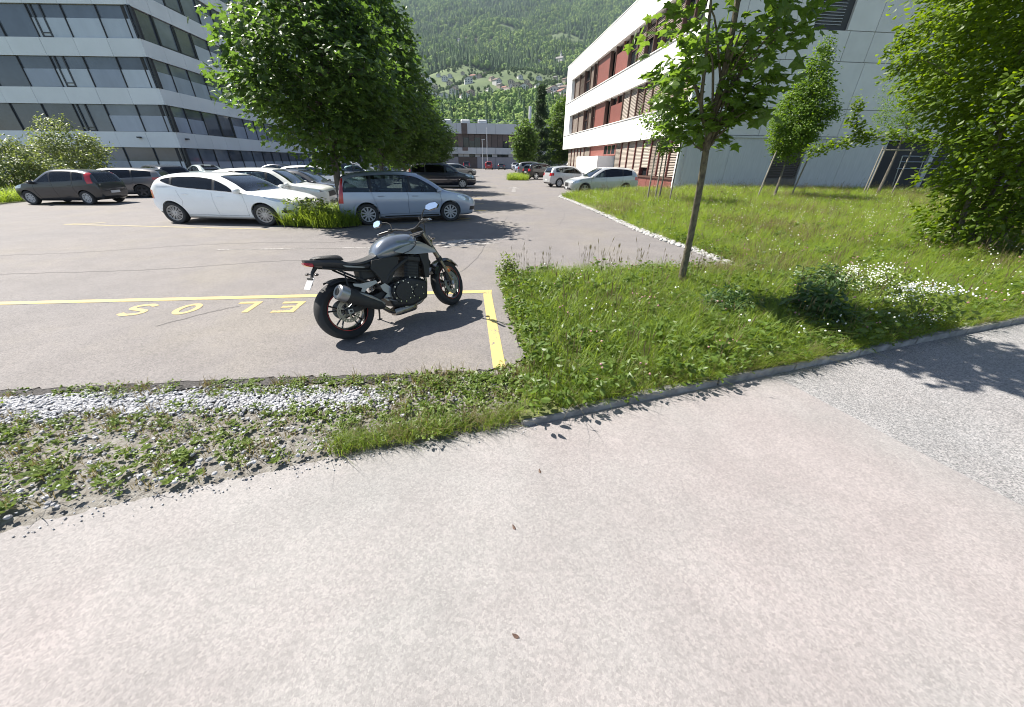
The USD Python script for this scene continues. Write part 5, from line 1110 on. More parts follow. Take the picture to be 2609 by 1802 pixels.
def make_car(key, label, loc, heading, paint_key, group=None, sL=1.0, sH=1.0, wheel='five', rim=None, privacy=False, extra=(), pale_belt=False):
    sp = CARS[key]; P = car_parts(key); L, W, H = sp['L'], sp['W'], sp['H']; lo = sp.get('lo', False)
    t = thing('parked_car', label, 'car', (loc[0], loc[1], 0), heading, group or 'parked cars', (sL, (sL + 1) / 2, sH))
    mid = sp['fo'] + sp['wb'] / 2
    def put(m):
        m = to_tri(m); v = m.vertices.copy(); v[:, 0] = mid - v[:, 0]; v[:, 1] = -v[:, 1]
        return trimesh.Trimesh(v, m.faces, process=False)
    pm = PAINT[paint_key]
    obj('body', put(P['body']), pm, t, smooth=38)
    for g, cx in P['side_panes']:
        for g1 in (g ^ Manifold.cube([9, 5, 9]).translate([-1, 0, -1]), g ^ Manifold.cube([9, 5, 9]).translate([-1, -5, -1])):
            if g1.num_tri(): obj('side_window', put(g1), car_glass_dark_m if privacy and cx > sp['privacy'] * L else car_glass_m, t, smooth=30)
    if P['seals'].num_tri(): obj('window_seal', put(P['seals']), rubber_m, t, smooth=30)
    obj('windscreen', put(P['windscreen']), screen_glass_m, t, smooth=30)
    obj('rear_window', put(P['rear_window']), car_glass_dark_m if privacy else car_glass_m, t, smooth=30)
    M = {'headlight': clear_lamp_m, 'tail_light': red_lamp_m, 'grille': blackp_m, 'bumper_trim': blackp_m, 'fog_lamp': blackp_m, 'sill_trim': blackp_m, 'chrome_strip': chrome_m, 'spoiler': blackp_m}
    for nm, g in P['patches'].items():
        if g.num_tri():
            if nm in ('headlight', 'tail_light', 'fog_lamp', 'chrome_strip', 'sill_trim'):
                for piece in g.decompose()[:4]:
                    if piece.num_tri() > 8: obj(nm, put(piece), M[nm], t, smooth=30)
            else: obj(nm, put(g), M.get(nm, blackp_m), t, smooth=30)
    # number plates, handles, mirrors
    pz = sp.get('plate_z', (.30, .52))
    xf = 0.0
    obj('number_plate', put(box(-.012, 0, pz[0] * H, .02, .30, .085)), plate_m, t, smooth=False)
    obj('number_plate', put(box(L + .010, 0, pz[1] * H, .02, .46, .10)), plate_m, t, smooth=False)
    for hx, hz in sp.get('handles', []):
        for s in (-1, 1):
            y = s * (float(P['plan'](hx * L)) * .985 + .004)
            obj('door_handle', put(bevel_box(.19, .035, .028, .008, (hx * L, y, hz * H))), pm if not pale_belt else chrome_m, t)
    mx, mz = sp['mirror']
    for s in (-1, 1):
        e = trimesh.creation.icosphere(2, 1.0); e.vertices = np.sign(e.vertices) * np.abs(e.vertices) ** .75; e.vertices *= [.075, .105, .072]
        wy = float(P['plan'](mx * L)) * .97
        mm = obj('wing_mirror', put(moved(e, (mx * L, s * (wy + .095), mz * H))), pm, t)
        obj('mirror_foot', put(bevel_box(.06, .10, .03, .01, (mx * L - .01, s * wy, mz * H - .06))), blackp_m, mm)
    # wheels
    k = (sp['r'], wheel)
    if k not in _wheels: _wheels[k] = wheel_meshes(sp['r'], .205, wheel, 36 if not lo else 20)
    ty, ri, ba = _wheels[k]
    for wx in (P['fx'], P['rx']):
        for s in (-1, 1):
            def pw(m, sgn=s):
                m = m.copy()
                if sgn > 0: m.apply_transform(trimesh.transformations.rotation_matrix(math.pi, [0, 0, 1]))
                return put(moved(m, (wx, -(-sgn) * (W / 2 - .125) if False else sgn * (W / 2 - .125), sp['r'])))
            wt = obj('wheel', pw(ty), tyre_m, t)
            obj('rim', pw(ri), rim or alloy_m, wt); obj('wheel_barrel', pw(ba), disc_dark_m, wt)
    # cabin
    if not lo:
        fl = .30 * H; cx = sp['seats']
        for row, xx in enumerate(cx):
            for s in ((-1, 1) if row == 0 else (-1, 1)):
                y = s * .34 * W / 1.8
                back = bevel_box(.12, .48, .56, .05, (0, 0, .28)); back = rot(back, -.25 if False else .28, [0, 1, 0]); back = moved(back, (xx * L + .16, y, fl + .18))
                cush = bevel_box(.46, .48, .16, .05, (xx * L - .05, y, fl + .12))
                head = moved(bevel_box(.09, .25, .17, .04), (xx * L + .36, y, fl + .90))
                obj('seat', put(cat_meshes([back, cush, head])), seat_m, t)
        obj('dashboard', put(bevel_box(.42, W * .74, .16, .05, (sp['screen'][0] * L + .34, 0, float(P['belt'](sp['screen'][0] * L)) - .07))), inner_m, t)
        ring = trimesh.creation.torus(.18, .017, major_sections=24, minor_sections=8); ring = rot(ring, math.radians(65), [0, 1, 0]); obj('steering_wheel', put(moved(ring, (sp['screen'][0] * L + .66, -.36, float(P['belt'](sp['screen'][0] * L)) + .03))), inner_m, t)
        obj('cabin_floor', put(box6(sp['screen'][0] * L, L * .9, -W * .38, W * .38, .20 * H, .23 * H)), inner_m, t, smooth=False)
        for s in (-.28, .30):
            a = np.array([sp['screen'][0] * L + .02, s * W, 0]); pts = []
            for kx in np.linspace(0, .42, 6):
                xq = a[0] + kx * .22; pts.append((xq, a[1] - kx * .9, float(P['top'](xq)) + .005 - abs(a[1] - kx * .9) * .04))
            obj('wiper', put(tube(pts, .008, 5)), blackp_m, t)
    for kind in extra:
        if kind == 'roof_rails':
            for s in (-1, 1):
                xs = np.linspace(.42, .86, 12) * L; obj('roof_rail', put(tube([(x, s * W * .345, float(P['top'](x)) + .012 - .03 * (i in (0, 11))) for i, x in enumerate(xs)], .016, 6)), alloy_m, t)
        if kind == 'antenna': obj('antenna', put(tube([(.80 * L, 0, float(P['top'](.80 * L)) - .01), (.83 * L, 0, float(P['top'](.80 * L)) + .10), (.86 * L, 0, float(P['top'](.8 * L)) + .2)], .006, 5)), blackp_m, t)
    return t

HATCH_TOP = [(0, .44), (.015, .49), (.05, .545), (.13, .60), (.24, .645), (.265, .66), (.36, .83), (.46, .965), (.54, .995), (.64, 1.0), (.78, .985), (.895, .94), (.935, .90), (.975, .71), (.99, .60), (1, .46)]
HATCH_BELT = [(0, .40), (.03, .46), (.12, .555), (.25, .615), (.45, .635), (.70, .665), (.90, .70), (.97, .66), (1, .44)]
BRAVO_TOP = [(0, .44), (.015, .49), (.05, .545), (.13, .60), (.25, .65), (.285, .67), (.38, .84), (.48, .955), (.57, .99), (.67, 1.0), (.78, .99), (.87, .955), (.92, .895), (.965, .73), (.985, .63), (1, .46)]
BRAVO_BELT = [(0, .40), (.03, .45), (.12, .54), (.25, .605), (.45, .655), (.70, .71), (.90, .76), (.97, .67), (1, .44)]
MPV_TOP = [(0, .42), (.015, .47), (.05, .52), (.12, .575), (.20, .62), (.23, .645), (.34, .84), (.44, .965), (.54, .995), (.66, 1.0), (.80, .985), (.93, .935), (.955, .90), (.985, .68), (.995, .55), (1, .42)]
MPV_BELT = [(0, .38), (.03, .43), (.12, .53), (.22, .585), (.45, .60), (.75, .615), (.93, .62), (.98, .60), (1, .40)]
EST_TOP = [(0, .44), (.012, .50), (.05, .56), (.13, .615), (.25, .66), (.27, .675), (.36, .85), (.45, .97), (.53, .995), (.62, 1.0), (.78, .985), (.90, .945), (.935, .91), (.975, .72), (.992, .60), (1, .45)]
SUV_TOP = [(0, .46), (.012, .53), (.04, .585), (.12, .625), (.23, .655), (.255, .67), (.34, .84), (.43, .965), (.52, .995), (.64, 1.0), (.80, .985), (.91, .94), (.94, .90), (.975, .70), (.992, .58), (1, .45)]
SUV_BELT = [(0, .42), (.03, .50), (.12, .575), (.25, .62), (.5, .635), (.75, .66), (.92, .69), (.97, .64), (1, .44)]
SED_TOP = [(0, .44), (.012, .50), (.05, .56), (.13, .62), (.25, .67), (.275, .685), (.36, .86), (.45, .975), (.54, 1.0), (.62, .99), (.72, .93), (.84, .755), (.87, .72), (.95, .70), (.985, .66), (1, .48)]
SED_BELT = [(0, .40), (.03, .47), (.12, .57), (.25, .635), (.5, .655), (.80, .68), (.95, .66), (1, .44)]
def seams(a, b, c, zb=.19, zt=.62): return [[(a + .015, zb), (a, .40), (a + .01, zt)], [(b, zb), (b - .005, zt + .02)], [(c - .06, zb + .14), (c + .01, .45), (c + .02, zt + .06)], [(a + .015, zb), (b, zb), (c - .06, zb)]]
HL = ('headlight', 'side'); TLt = ('tail_light', 'side')
CARS = {
 'bravo': dict(L=4.02, W=1.79, H=1.49, wb=2.60, fo=.80, r=.325, top=BRAVO_TOP, belt=BRAVO_BELT, tumble=.22, dlo=(.262, .89), pillars=[(.50, .02), (.79, .03)], screen=(.275, .475), rear=(.70, .92, .87, .66, .58), kick=.72, privacy=.45, drop=.10,
    patches=[('headlight', 'side', [(.035, .475), (.05, .53), (.17, .575), (.165, .545), (.09, .475)], .45, 1), ('tail_light', 'side', [(.955, .50), (.95, .66), (.985, .70), (1.02, .62), (1.01, .50)], .55, 1), ('grille', 'front', [(-.42, .42), (.42, .42), (.36, .48), (-.36, .48)], .04, 0), ('grille', 'front', [(-.5, .19), (.5, .19), (.45, .29), (-.45, .29)], .06, 0), ('fog_lamp', 'side', [(.018, .25), (.02, .31), (.075, .32), (.08, .26)], .55, 1), ('bumper_trim', 'side', [(.93, .14), (.955, .24), (1.05, .24), (1.05, .1)], .3, 1)],
    seams=seams(.30, .525, .745), handles=[(.465, .555), (.71, .60)], mirror=(.325, .68), seats=(.46, .67)),
 'punto': dict(L=3.86, W=1.69, H=1.49, wb=2.51, fo=.66, r=.30, top=HATCH_TOP, belt=HATCH_BELT, tumble=.22, dlo=(.25, .875), pillars=[(.49, .02), (.745, .03)], screen=(.25, .45), rear=(.64, .93, .87, .68, .60), privacy=.5,
    patches=[('headlight', 'side', [(.03, .46), (.05, .54), (.16, .58), (.13, .48)], .45, 1), ('tail_light', 'side', [(.905, .60), (.885, .90), (.935, .92), (.965, .62)], .60, 1), ('bumper_trim', 'back', [(-.9, .13), (.9, .13), (.9, .22), (-.9, .22)], .96, 0)],
    seams=seams(.28, .51, .73), handles=[(.46, .55), (.70, .57)], mirror=(.295, .64), seats=(.43, .65), plate_z=(.3, .36)),
 'cmax': dict(L=4.37, W=1.83, H=1.575, wb=2.64, fo=.92, r=.325, top=MPV_TOP, belt=MPV_BELT, tumble=.20, dlo=(.17, .955), pillars=[(.265, .02), (.50, .02), (.765, .03)], screen=(.215, .43), rear=(.60, .93, .91, .70, .62), privacy=.6, drop=.095, dfront=.13,
    patches=[('headlight', 'side', [(.03, .43), (.045, .49), (.15, .56), (.15, .51), (.10, .43)], .45, 1), ('tail_light', 'side', [(.965, .42), (.945, .88), (.975, .90), (1.02, .62), (1.02, .42)], .60, 1), ('grille', 'front', [(-.5, .22), (.5, .22), (.45, .36), (-.45, .36)], .05, 0), ('fog_lamp', 'side', [(-.02, .22), (-.02, .30), (.05, .30), (.055, .22)], .5, 1), ('sill_trim', 'side', [(.30, .135), (.70, .135), (.70, .165), (.30, .165)], .5, 1)],
    seams=seams(.275, .525, .755, .2, .59), handles=[(.47, .54), (.71, .545)], mirror=(.295, .645), seats=(.43, .66)),
 'estate': dict(L=4.75, W=1.83, H=1.50, wb=2.73, fo=.95, r=.33, top=EST_TOP, belt=HATCH_BELT, tumble=.24, dlo=(.26, .90), pillars=[(.48, .02), (.72, .05)], screen=(.26, .45), rear=(.69, .92, .87, .66, .58), privacy=.45, drop=.09,
    patches=[('headlight', 'side', [(.025, .46), (.04, .54), (.14, .58), (.12, .48)], .45, 1), ('tail_light', 'side', [(.90, .60), (.90, .68), (1.02, .70), (1.02, .58)], .55, 1), ('bumper_trim', 'back', [(-.9, .13), (.9, .13), (.9, .24), (-.9, .24)], .96, 0)],
    seams=seams(.285, .50, .72), handles=[(.45, .57), (.69, .59)], mirror=(.30, .66), seats=(.43, .64), plate_z=(.3, .40)),
 'juke': dict(L=4.13, W=1.77, H=1.58, wb=2.53, fo=.85, r=.345, top=SUV_TOP, belt=SUV_BELT, tumble=.24, dlo=(.25, .86), pillars=[(.47, .03), (.72, .05)], screen=(.255, .43), rear=(.69, .92, .88, .62, .54), privacy=.45,
    patches=[('headlight', 'side', [(.02, .50), (.05, .535), (.20, .61), (.18, .565), (.07, .49)], .48, 1), ('grille', 'front', [(-.55, .38), (.55, .38), (.45, .50), (-.45, .50)], .05, 0), ('tail_light', 'side', [(.93, .52), (.93, .70), (.985, .72), (1.01, .55)], .6, 1), ('sill_trim', 'side', [(.02, .08), (.98, .08), (.98, .17), (.02, .17)], .3, 1), ('fog_lamp', 'front', [(-.6, .19), (.6, .19), (.55, .30), (-.55, .30)], .05, 0)],
    seams=seams(.285, .50, .72), handles=[(.45, .56), (.66, .74)], mirror=(.305, .655), seats=(.43, .64)),
 'hatch': dict(L=4.35, W=1.78, H=1.46, wb=2.60, fo=.90, r=.32, top=HATCH_TOP, belt=HATCH_BELT, tumble=.24, dlo=(.255, .885), pillars=[(.485, .02), (.74, .04)], screen=(.255, .455), rear=(.68, .92, .88, .66, .58), privacy=.45,
    patches=[('headlight', 'side', [(.025, .45), (.04, .53), (.16, .585), (.15, .53), (.09, .45)], .45, 1), ('tail_light', 'side', [(.93, .55), (.93, .67), (1.02, .67), (1.02, .53)], .55, 1), ('grille', 'front', [(-.42, .30), (.42, .30), (.38, .44), (-.38, .44)], .04, 0), ('fog_lamp', 'front', [(-.8, .19), (.8, .19), (.7, .27), (-.7, .27)], .05, 0), ('bumper_trim', 'back', [(-.9, .13), (.9, .13), (.9, .22), (-.9, .22)], .96, 0)],
    seams=seams(.285, .505, .735), handles=[(.455, .565), (.70, .585)], mirror=(.30, .66), seats=(.43, .65), plate_z=(.24, .34)),
 'minivan': dict(L=4.73, W=1.85, H=1.75, wb=2.82, fo=.95, r=.325, top=MPV_TOP, belt=MPV_BELT, tumble=.18, dlo=(.17, .94), pillars=[(.25, .02), (.45, .02), (.74, .03)], screen=(.215, .43), rear=(.60, .93, .92, .70, .62), privacy=.45,
    patches=[('headlight', 'side', [(.03, .43), (.045, .49), (.15, .565), (.15, .51), (.08, .43)], .45, 1), ('tail_light', 'side', [(.965, .45), (.955, .80), (1.02, .80), (1.02, .45)], .6, 1), ('chrome_strip', 'side', [(.28, .345), (.76, .345), (.76, .36), (.28, .36)], .5, 1), ('chrome_strip', 'side', [(-.02, .35), (.13, .355), (.13, .368), (-.02, .365)], .4, 1)],
    seams=seams(.275, .475, .755, .2, .59), handles=[(.445, .53), (.50, .53)], mirror=(.285, .645), seats=(.42, .62)),
 'suv': dict(L=4.70, W=1.92, H=1.70, wb=2.82, fo=.90, r=.37, top=SUV_TOP, belt=SUV_BELT, tumble=.22, dlo=(.255, .885), pillars=[(.48, .02), (.72, .04)], screen=(.255, .43), rear=(.68, .92, .88, .66, .58), privacy=.45,
    patches=[('headlight', 'side', [(.015, .49), (.03, .56), (.11, .59), (.10, .51)], .5, 1), ('tail_light', 'side', [(.955, .52), (.955, .66), (1.02, .66), (1.02, .52)], .55, 1), ('bumper_trim', 'back', [(-.9, .12), (.9, .12), (.9, .22), (-.9, .22)], .95, 0), ('grille', 'front', [(-.5, .34), (.5, .34), (.5, .52), (-.5, .52)], .04, 0), ('sill_trim', 'side', [(.02, .08), (.98, .08), (.98, .17), (.02, .17)], .3, 1)],
    seams=seams(.285, .50, .73), handles=[(.455, .57), (.69, .58)], mirror=(.30, .66), seats=(.43, .64), plate_z=(.3, .46)),
 'sedan': dict(L=4.55, W=1.79, H=1.44, wb=2.70, fo=.88, r=.32, top=SED_TOP, belt=SED_BELT, tumble=.24, dlo=(.26, .84), pillars=[(.485, .02), (.70, .04)], screen=(.27, .455), rear=(.72, .95, .68, .62, .54), privacy=.45,
    patches=[('headlight', 'side', [(.02, .47), (.035, .55), (.13, .60), (.12, .50)], .45, 1), ('tail_light', 'side', [(.95, .54), (.95, .66), (1.02, .66), (1.02, .52)], .5, 1)],
    seams=seams(.285, .50, .71), handles=[(.455, .575), (.66, .59)], mirror=(.305, .665), seats=(.43, .63))}
for k_ in ('hatch', 'sedan', 'suv', 'minivan', 'estate'): CARS['far_' + k_] = dict(CARS[k_], lo=True)
R_ = math.radians
make_car('bravo', 'white hatchback with multi-spoke alloy wheels, nose against the grass tuft under the big tree', (-8.89, 12.39), R_(-4.5), 'white', 'cars in the row left of the trees', 1.12, .955, wheel='multi', privacy=True)
make_car('juke', 'pearl white crossover between the white hatchback and the dark grey estate', (-9.04, 14.70), R_(9), 'pearl', 'cars in the row left of the trees', .97, .96, wheel='seven')
make_car('estate', 'dark grey estate car with silver spokes just left of the tree trunk', (-9.35, 17.35), R_(6.3), 'dark_grey', 'cars in the row left of the trees', .945, .95, wheel='five')
make_car('cmax', 'silver blue people carrier with ten-spoke wheels right of the tree trunk', (-3.62, 13.0), R_(22), 'silver_blue', 'cars in the row right of the trees', .98, .955, wheel='ten', rim=cap_m, extra=('antenna',))
make_car('minivan', 'black people carrier with thin chrome side strips in the tree shade', (-5.35, 29.95), R_(6), 'black_blue', 'cars in the row right of the trees', 1.04, .96, wheel='seven', rim=alloy_m, privacy=True)
make_car('punto', 'dark grey hatchback with tall red tail lights at the left edge', (-19.25, 16.95), R_(185), 'anthracite', 'cars by the glass building', .87, .905, wheel='cap', rim=cap_m)
make_car('estate', 'bronze grey estate car parked behind the dark grey hatchback', (-20.4, 20.0), R_(203), 'graphite', 'cars by the glass building', .96, .90, wheel='five', rim=alloy_dark_m, privacy=True)
make_car('estate', 'black blue estate car of which only roof and windows show behind the bronze grey estate', (-23.2, 25.9), R_(152), 'black_blue', 'cars by the glass building', 1.0, .945, privacy=True)
make_car('sedan', 'pale sea green saloon whose roof shows above the white hatchback', (-24.9, 31.9), R_(150), 'sea_green', 'cars by the glass building', 1.0, .945)
make_car('far_sedan', 'dark navy saloon whose roof shows below the big tree', (-20.6, 35.4), R_(6), 'navy', 'cars by the glass building')
make_car('hatch', 'silver hatchback facing the drive at the edge of the meadow', (5.51, 25.0), R_(189.5), 'silver_pale', 'cars by the white building', 1.01, 1.06, wheel='five', privacy=True)
make_car('hatch', 'pale silver hatchback with white wheel covers and a red tail light beside the drive', (4.5, 32.6), R_(20), 'silver_pale', 'cars by the white building', .93, 1.05, wheel='cap', rim=cap_m)
make_car('suv', 'black off-roader with silver rims in the row by the white building', (3.3, 46.5), R_(28), 'black', 'cars by the white building', .94, .97, wheel='five')
make_car('suv', 'grey off-roader with black roof behind the grass patch', (2.8, 54.3), R_(2), 'grey', 'cars by the white building', .98, 1.06, wheel='five', rim=alloy_dark_m, privacy=True)
make_car('estate', 'silver estate car beyond the black people carrier', (-7.3, 52.0), R_(25), 'grey', 'cars in the row right of the trees', wheel='five')
FAR = 'small distant cars at the far end'
for key, lab, x, y, h, p_ in (('far_minivan', 'distant black van by the far low building', -11.7, 99.5, 95, 'black_blue'), ('far_minivan', 'small bright red van in front of the far low building', -6.1, 98, 92, 'red'), ('far_hatch', 'distant dark hatchback just right of the red van', -3.0, 98.5, 88, 'dark_grey'),
        ('far_suv', 'distant pale off-roader at the far end of the drive, behind the silver blue saloon', .4, 95, 268, 'silver_pale'), ('far_sedan', 'distant silver blue saloon near the far grass patch', 1.1, 80, 268, 'silver_blue'), ('far_hatch', 'distant dark car beyond the end of the white building', 8.9, 64, 20, 'dark_grey'),
        ('far_minivan', 'distant white van beside the far corner of the white building', 10.6, 68, 20, 'white'), ('far_estate', 'white estate car parked in shade behind the tree trunk', -11.6, 24.2, 6, 'white'), ('far_suv', 'silver off-roader glimpsed just right of the tree trunk', -10.9, 27.6, 6, 'silver'),
        ('far_hatch', 'grey hatchback in the shade under the tree row', -12.5, 34.5, 6, 'silver'), ('far_estate', 'blue grey estate in the shade under the tree row', -13.0, 39.0, 6, 'navy'), ('far_hatch', 'distant white hatchback behind the silver estate', -9.5, 64, 20, 'white'), ('far_sedan', 'distant silver saloon left of the far white hatchback', -12.6, 70, 15, 'silver')):
    make_car(key, lab, (x, y), R_(h), p_, FAR if y > 60 else 'cars under the tree row', wheel='five')
# ---------------------------------------------------------------- the motorcycle
SHORT = [False]
LEAN, STEER, BSC = math.radians(10.5), math.radians(19), 1.03
bike = thing('motorcycle', 'grey and black naked motorcycle on its side stand in the yellow marked bay', 'motorcycle', (-1.335, 4.215, 0.006), math.radians(48.9), None, (BSC, BSC, BSC))
b_tank = mat('tank_paint', (.27, .30, .345), .22, metal=.6, coat=.6, var=.03, scale=6)
b_wing = mat('matt_silver', (.36, .355, .33), .35, metal=.6, coat=.2)
b_black = mat('bike_black_gloss', (.014, .014, .015), .22, coat=.5)
b_dark = mat('bike_dark_grey', (.055, .055, .058), .38, metal=.25)
b_matt = mat('bike_matt_black', (.018, .018, .018), .6, bump=.15, bscale=90)
b_eng = mat('engine_black', (.028, .028, .030), .42, metal=.35, bump=.25, bscale=70)
b_alu = mat('brushed_alloy', (.40, .41, .42), .34, metal=.85)
b_steel = mat('exhaust_steel', (.34, .31, .28), .28, metal=.95, var=.2, scale=12)
b_fork = mat('fork_titanium', (.30, .28, .24), .22, metal=.9)
b_seat = mat('seat_vinyl', (.022, .022, .023), .55, bump=.3, bscale=160)
b_plate = mat('dusty_plate', (.50, .50, .51), .6)
b_mirror = mat('mirror_glass', (.85, .90, .96), .015, metal=1.0)
b_orange = mat('amber_reflector', (.65, .16, .02), .2, coat=1)
b_smoke = mat('smoked_lamp', (.05, .03, .02), .15, coat=1)
b_red = mat('bike_tail_lamp', (.45, .012, .02), .15, coat=1)
b_pin = mat('red_pinstripe', (.40, .02, .025), .4)
RAKE = np.array([-.4226, 0, .9063]); FAX = np.array([1.42, 0, .30]); HEADP = FAX + np.array([-.9063, 0, -.4226]) * .05
def lean_m(m):
    m = to_tri(m).copy()
    if SHORT[0]: v = m.vertices.copy(); v[:, 0] = np.where(v[:, 0] < .15, .15 + (v[:, 0] - .15) * .70, v[:, 0]); m.vertices = v
    v = m.vertices.copy(); v[:, 2] = np.where(v[:, 2] > .72, .72 + (v[:, 2] - .72) * .85, v[:, 2]); m.vertices = v
    m.apply_translation((-.71, 0, 0)); m.apply_transform(trimesh.transformations.rotation_matrix(-LEAN, [1, 0, 0])); return m
def steer_m(m): return rot(to_tri(m), STEER, RAKE, HEADP)
def bo(name, m, mt, parent=None, smooth=32, st=False, label=None): return obj(name, lean_m(steer_m(m) if st else m), mt, parent or bike, smooth, label)
def mir(m): m = to_tri(m).copy(); m.vertices = m.vertices * [1, -1, 1]; m.faces = m.faces[:, ::-1]; return m
def loft(st, half, caps=True):
    """st: list of (x, zbot, ztop, halfwidth, y0); half: section outline from bottom centre to top centre as (y fraction, z fraction)"""
    R = []
    h = np.array(half)
    for x, zb, zt, w, y0 in st:
        r = np.c_[np.full(len(h), x), y0 + h[:, 0] * w, zb + h[:, 1] * (zt - zb)]; l = np.c_[np.full(len(h) - 2, x), y0 - h[1:-1, 0][::-1] * w, zb + h[1:-1, 1][::-1] * (zt - zb)]
        R.append(np.vstack([r, l]))
    R = np.array(R); ns, nr = R.shape[:2]; v = R.reshape(-1, 3); f = []
    for i in range(ns - 1):
        for j in range(nr):
            k = (j + 1) % nr; f += [[i * nr + j, (i + 1) * nr + k, (i + 1) * nr + j], [i * nr + j, i * nr + k, (i + 1) * nr + k]]
    v = np.vstack([v, R[0].mean(0), R[-1].mean(0)]); c0, c1 = len(v) - 2, len(v) - 1
    for j in range(nr):
        k = (j + 1) % nr; f += [[c0, k, j], [c1, (ns - 1) * nr + j, (ns - 1) * nr + k]]
    m = trimesh.Trimesh(v, np.array(f), process=False)
    if m.volume < 0: m.invert()
    return m
def fine(st, n=40):
    a = np.array(st, float); x = np.linspace(0, 1, len(a)); q = np.linspace(0, 1, n); return np.stack([PchipInterpolator(x, a[:, k])(q) for k in range(a.shape[1])], 1)
def plate(poly, y0, y1, r=.006):
    """a side-view polygon (x, z) as a plate from y0 to y1 with a softened outline"""
    g = Polygon(poly).buffer(-r, join_style=1).buffer(r, join_style=1)
    m = prism(g, abs(y1 - y0)); v = m.vertices; m = trimesh.Trimesh(np.c_[v[:, 0], min(y0, y1) + v[:, 2], v[:, 1]], m.faces[:, ::-1], process=False); return m
def ycyl(x, z, y0, y1, r, seg=28, r2=None): return trimesh.creation.cylinder(r, abs(y1 - y0), sections=seg).apply_transform(trimesh.transformations.rotation_matrix(math.pi / 2, [1, 0, 0])).apply_translation((x, (y0 + y1) / 2, z))
def tyre(R, w, rim, c):
    th = np.linspace(-1.25, 1.25, 15); prof = [(rim, -w * .34)] + [(R - w * .40 + w * .40 * math.cos(t), w * .5 * math.sin(t) / math.sin(1.25)) for t in th] + [(rim, w * .34), (rim, -w * .34)]
    m = trimesh.creation.revolve(np.array(prof), sections=56); m.apply_transform(trimesh.transformations.rotation_matrix(-math.pi / 2, [1, 0, 0])); m.apply_translation(c); return m
def rim_mesh(rim, w, c, spokes=5):
    prof = np.array([(rim * 1.0, -w / 2), (rim * 1.03, -w / 2), (rim * 1.03, w / 2), (rim, w / 2), (rim * .93, w * .36), (rim * .90, 0), (rim * .93, -w * .36), (rim, -w / 2)])
    m = trimesh.creation.revolve(prof, sections=48); m.apply_transform(trimesh.transformations.rotation_matrix(-math.pi / 2, [1, 0, 0])); ms = [m]
    for k in range(spokes):
        for d in (-.17, .17):
            a = 2 * np.pi * k / spokes + .3; p0 = np.array([.035 * math.cos(a), 0, .035 * math.sin(a)]); p1 = np.array([rim * .93 * math.cos(a + d), 0, rim * .93 * math.sin(a + d)]); ms.append(tube([p0, (p0 + p1) / 2, p1], [.011, .009, .010], 8))
    ms.append(ycyl(0, 0, -.05, .05, .042)); q = cat_meshes(ms); q.apply_translation(c); return q
def disc(c, y, r0, r1, th=.005):
    g = Point(0, 0).buffer(r1, 32).difference(Point(0, 0).buffer(r0, 24))
    for k in range(24):
        a = 2 * np.pi * k / 24; rr_ = r0 + (r1 - r0) * (.38 if k % 2 else .68); g = g.difference(Point(rr_ * math.cos(a), rr_ * math.sin(a)).buffer(.0055, 4))
    sp = unary_union([affinity.rotate(sbox(-.008, .03, .008, r0 + .006), a, origin=(0, 0)) for a in np.arange(0, 360, 60)] + [Point(0, 0).buffer(.045, 12)])
    m = prism(g.union(sp), th); v = m.vertices; return trimesh.Trimesh(np.c_[c[0] + v[:, 0], y + v[:, 2], c[2] + v[:, 1]], m.faces[:, ::-1], process=False)
def arc_strip(c, R, w, a0, a1, th=.006, n=18, drop=.02):
    V, F = [], []
    ang = np.radians(np.linspace(a0, a1, n)); prof = [(-w / 2, -drop), (-w * .40, 0), (0, .008), (w * .40, 0), (w / 2, -drop)]
    full = prof + [(y, z - th) for y, z in prof[::-1]]
    for a in ang:
        for y, z in full: V.append((c[0] + (R + z) * math.cos(a), y, c[2] + (R + z) * math.sin(a)))
    k = len(full)
    for i in range(n - 1):
        for j in range(k): F += [[i * k + j, i * k + (j + 1) % k, (i + 1) * k + (j + 1) % k], [i * k + j, (i + 1) * k + (j + 1) % k, (i + 1) * k + j]]
    m = trimesh.Trimesh(V, F, process=False)
    if m.volume < 0: m.invert()
    return m
RC, FC = np.array([0, 0, .315]), FAX
# rear wheel
rt = bo('rear_tyre', tyre(.315, .178, .212, RC), tyre_m); bo('rear_rim', rim_mesh(.212, .14, RC), b_black, rt)
ring = trimesh.creation.torus(.214, .0028, major_sections=48, minor_sections=6); ring.apply_transform(trimesh.transformations.rotation_matrix(math.pi / 2, [1, 0, 0]))
bo('rim_stripe', moved(ring, (0, -.072, .315)), b_pin, rt)
bo('rear_brake_disc', disc(RC, -.088, .085, .125), b_steel); bo('rear_caliper', bevel_box(.085, .05, .07, .012, (.10, -.095, .385)), b_matt)
bo('axle_block', bevel_box(.055, .02, .055, .006, (0, -.132, .315)), b_alu); bo('axle_nut', ycyl(0, .315, -.150, -.140, .015, 6), b_matt)
bo('sprocket', ycyl(0, .315, .085, .092, .105, 40), b_alu)
bo('chain', cat_meshes([tube([(0, .09, .42), (.30, .09, .40), (.52, .09, .40)], .009, 6), tube([(0, .09, .21), (.3, .09, .28), (.52, .09, .33)], .009, 6)]), b_steel)
for s in (-1, 1):
    bo('swingarm', loft(fine([(-.05, .29, .335, .020, s * .115), (.08, .285, .355, .024, s * .115), (.30, .33, .41, .026, s * .105), (.48, .36, .45, .024, s * .095)], 14), [(0, 0), (.8, .05), (1, .5), (.8, .95), (0, 1)]), b_matt)
bo('hugger', arc_strip(RC, .335, .19, 40, 110), b_matt)
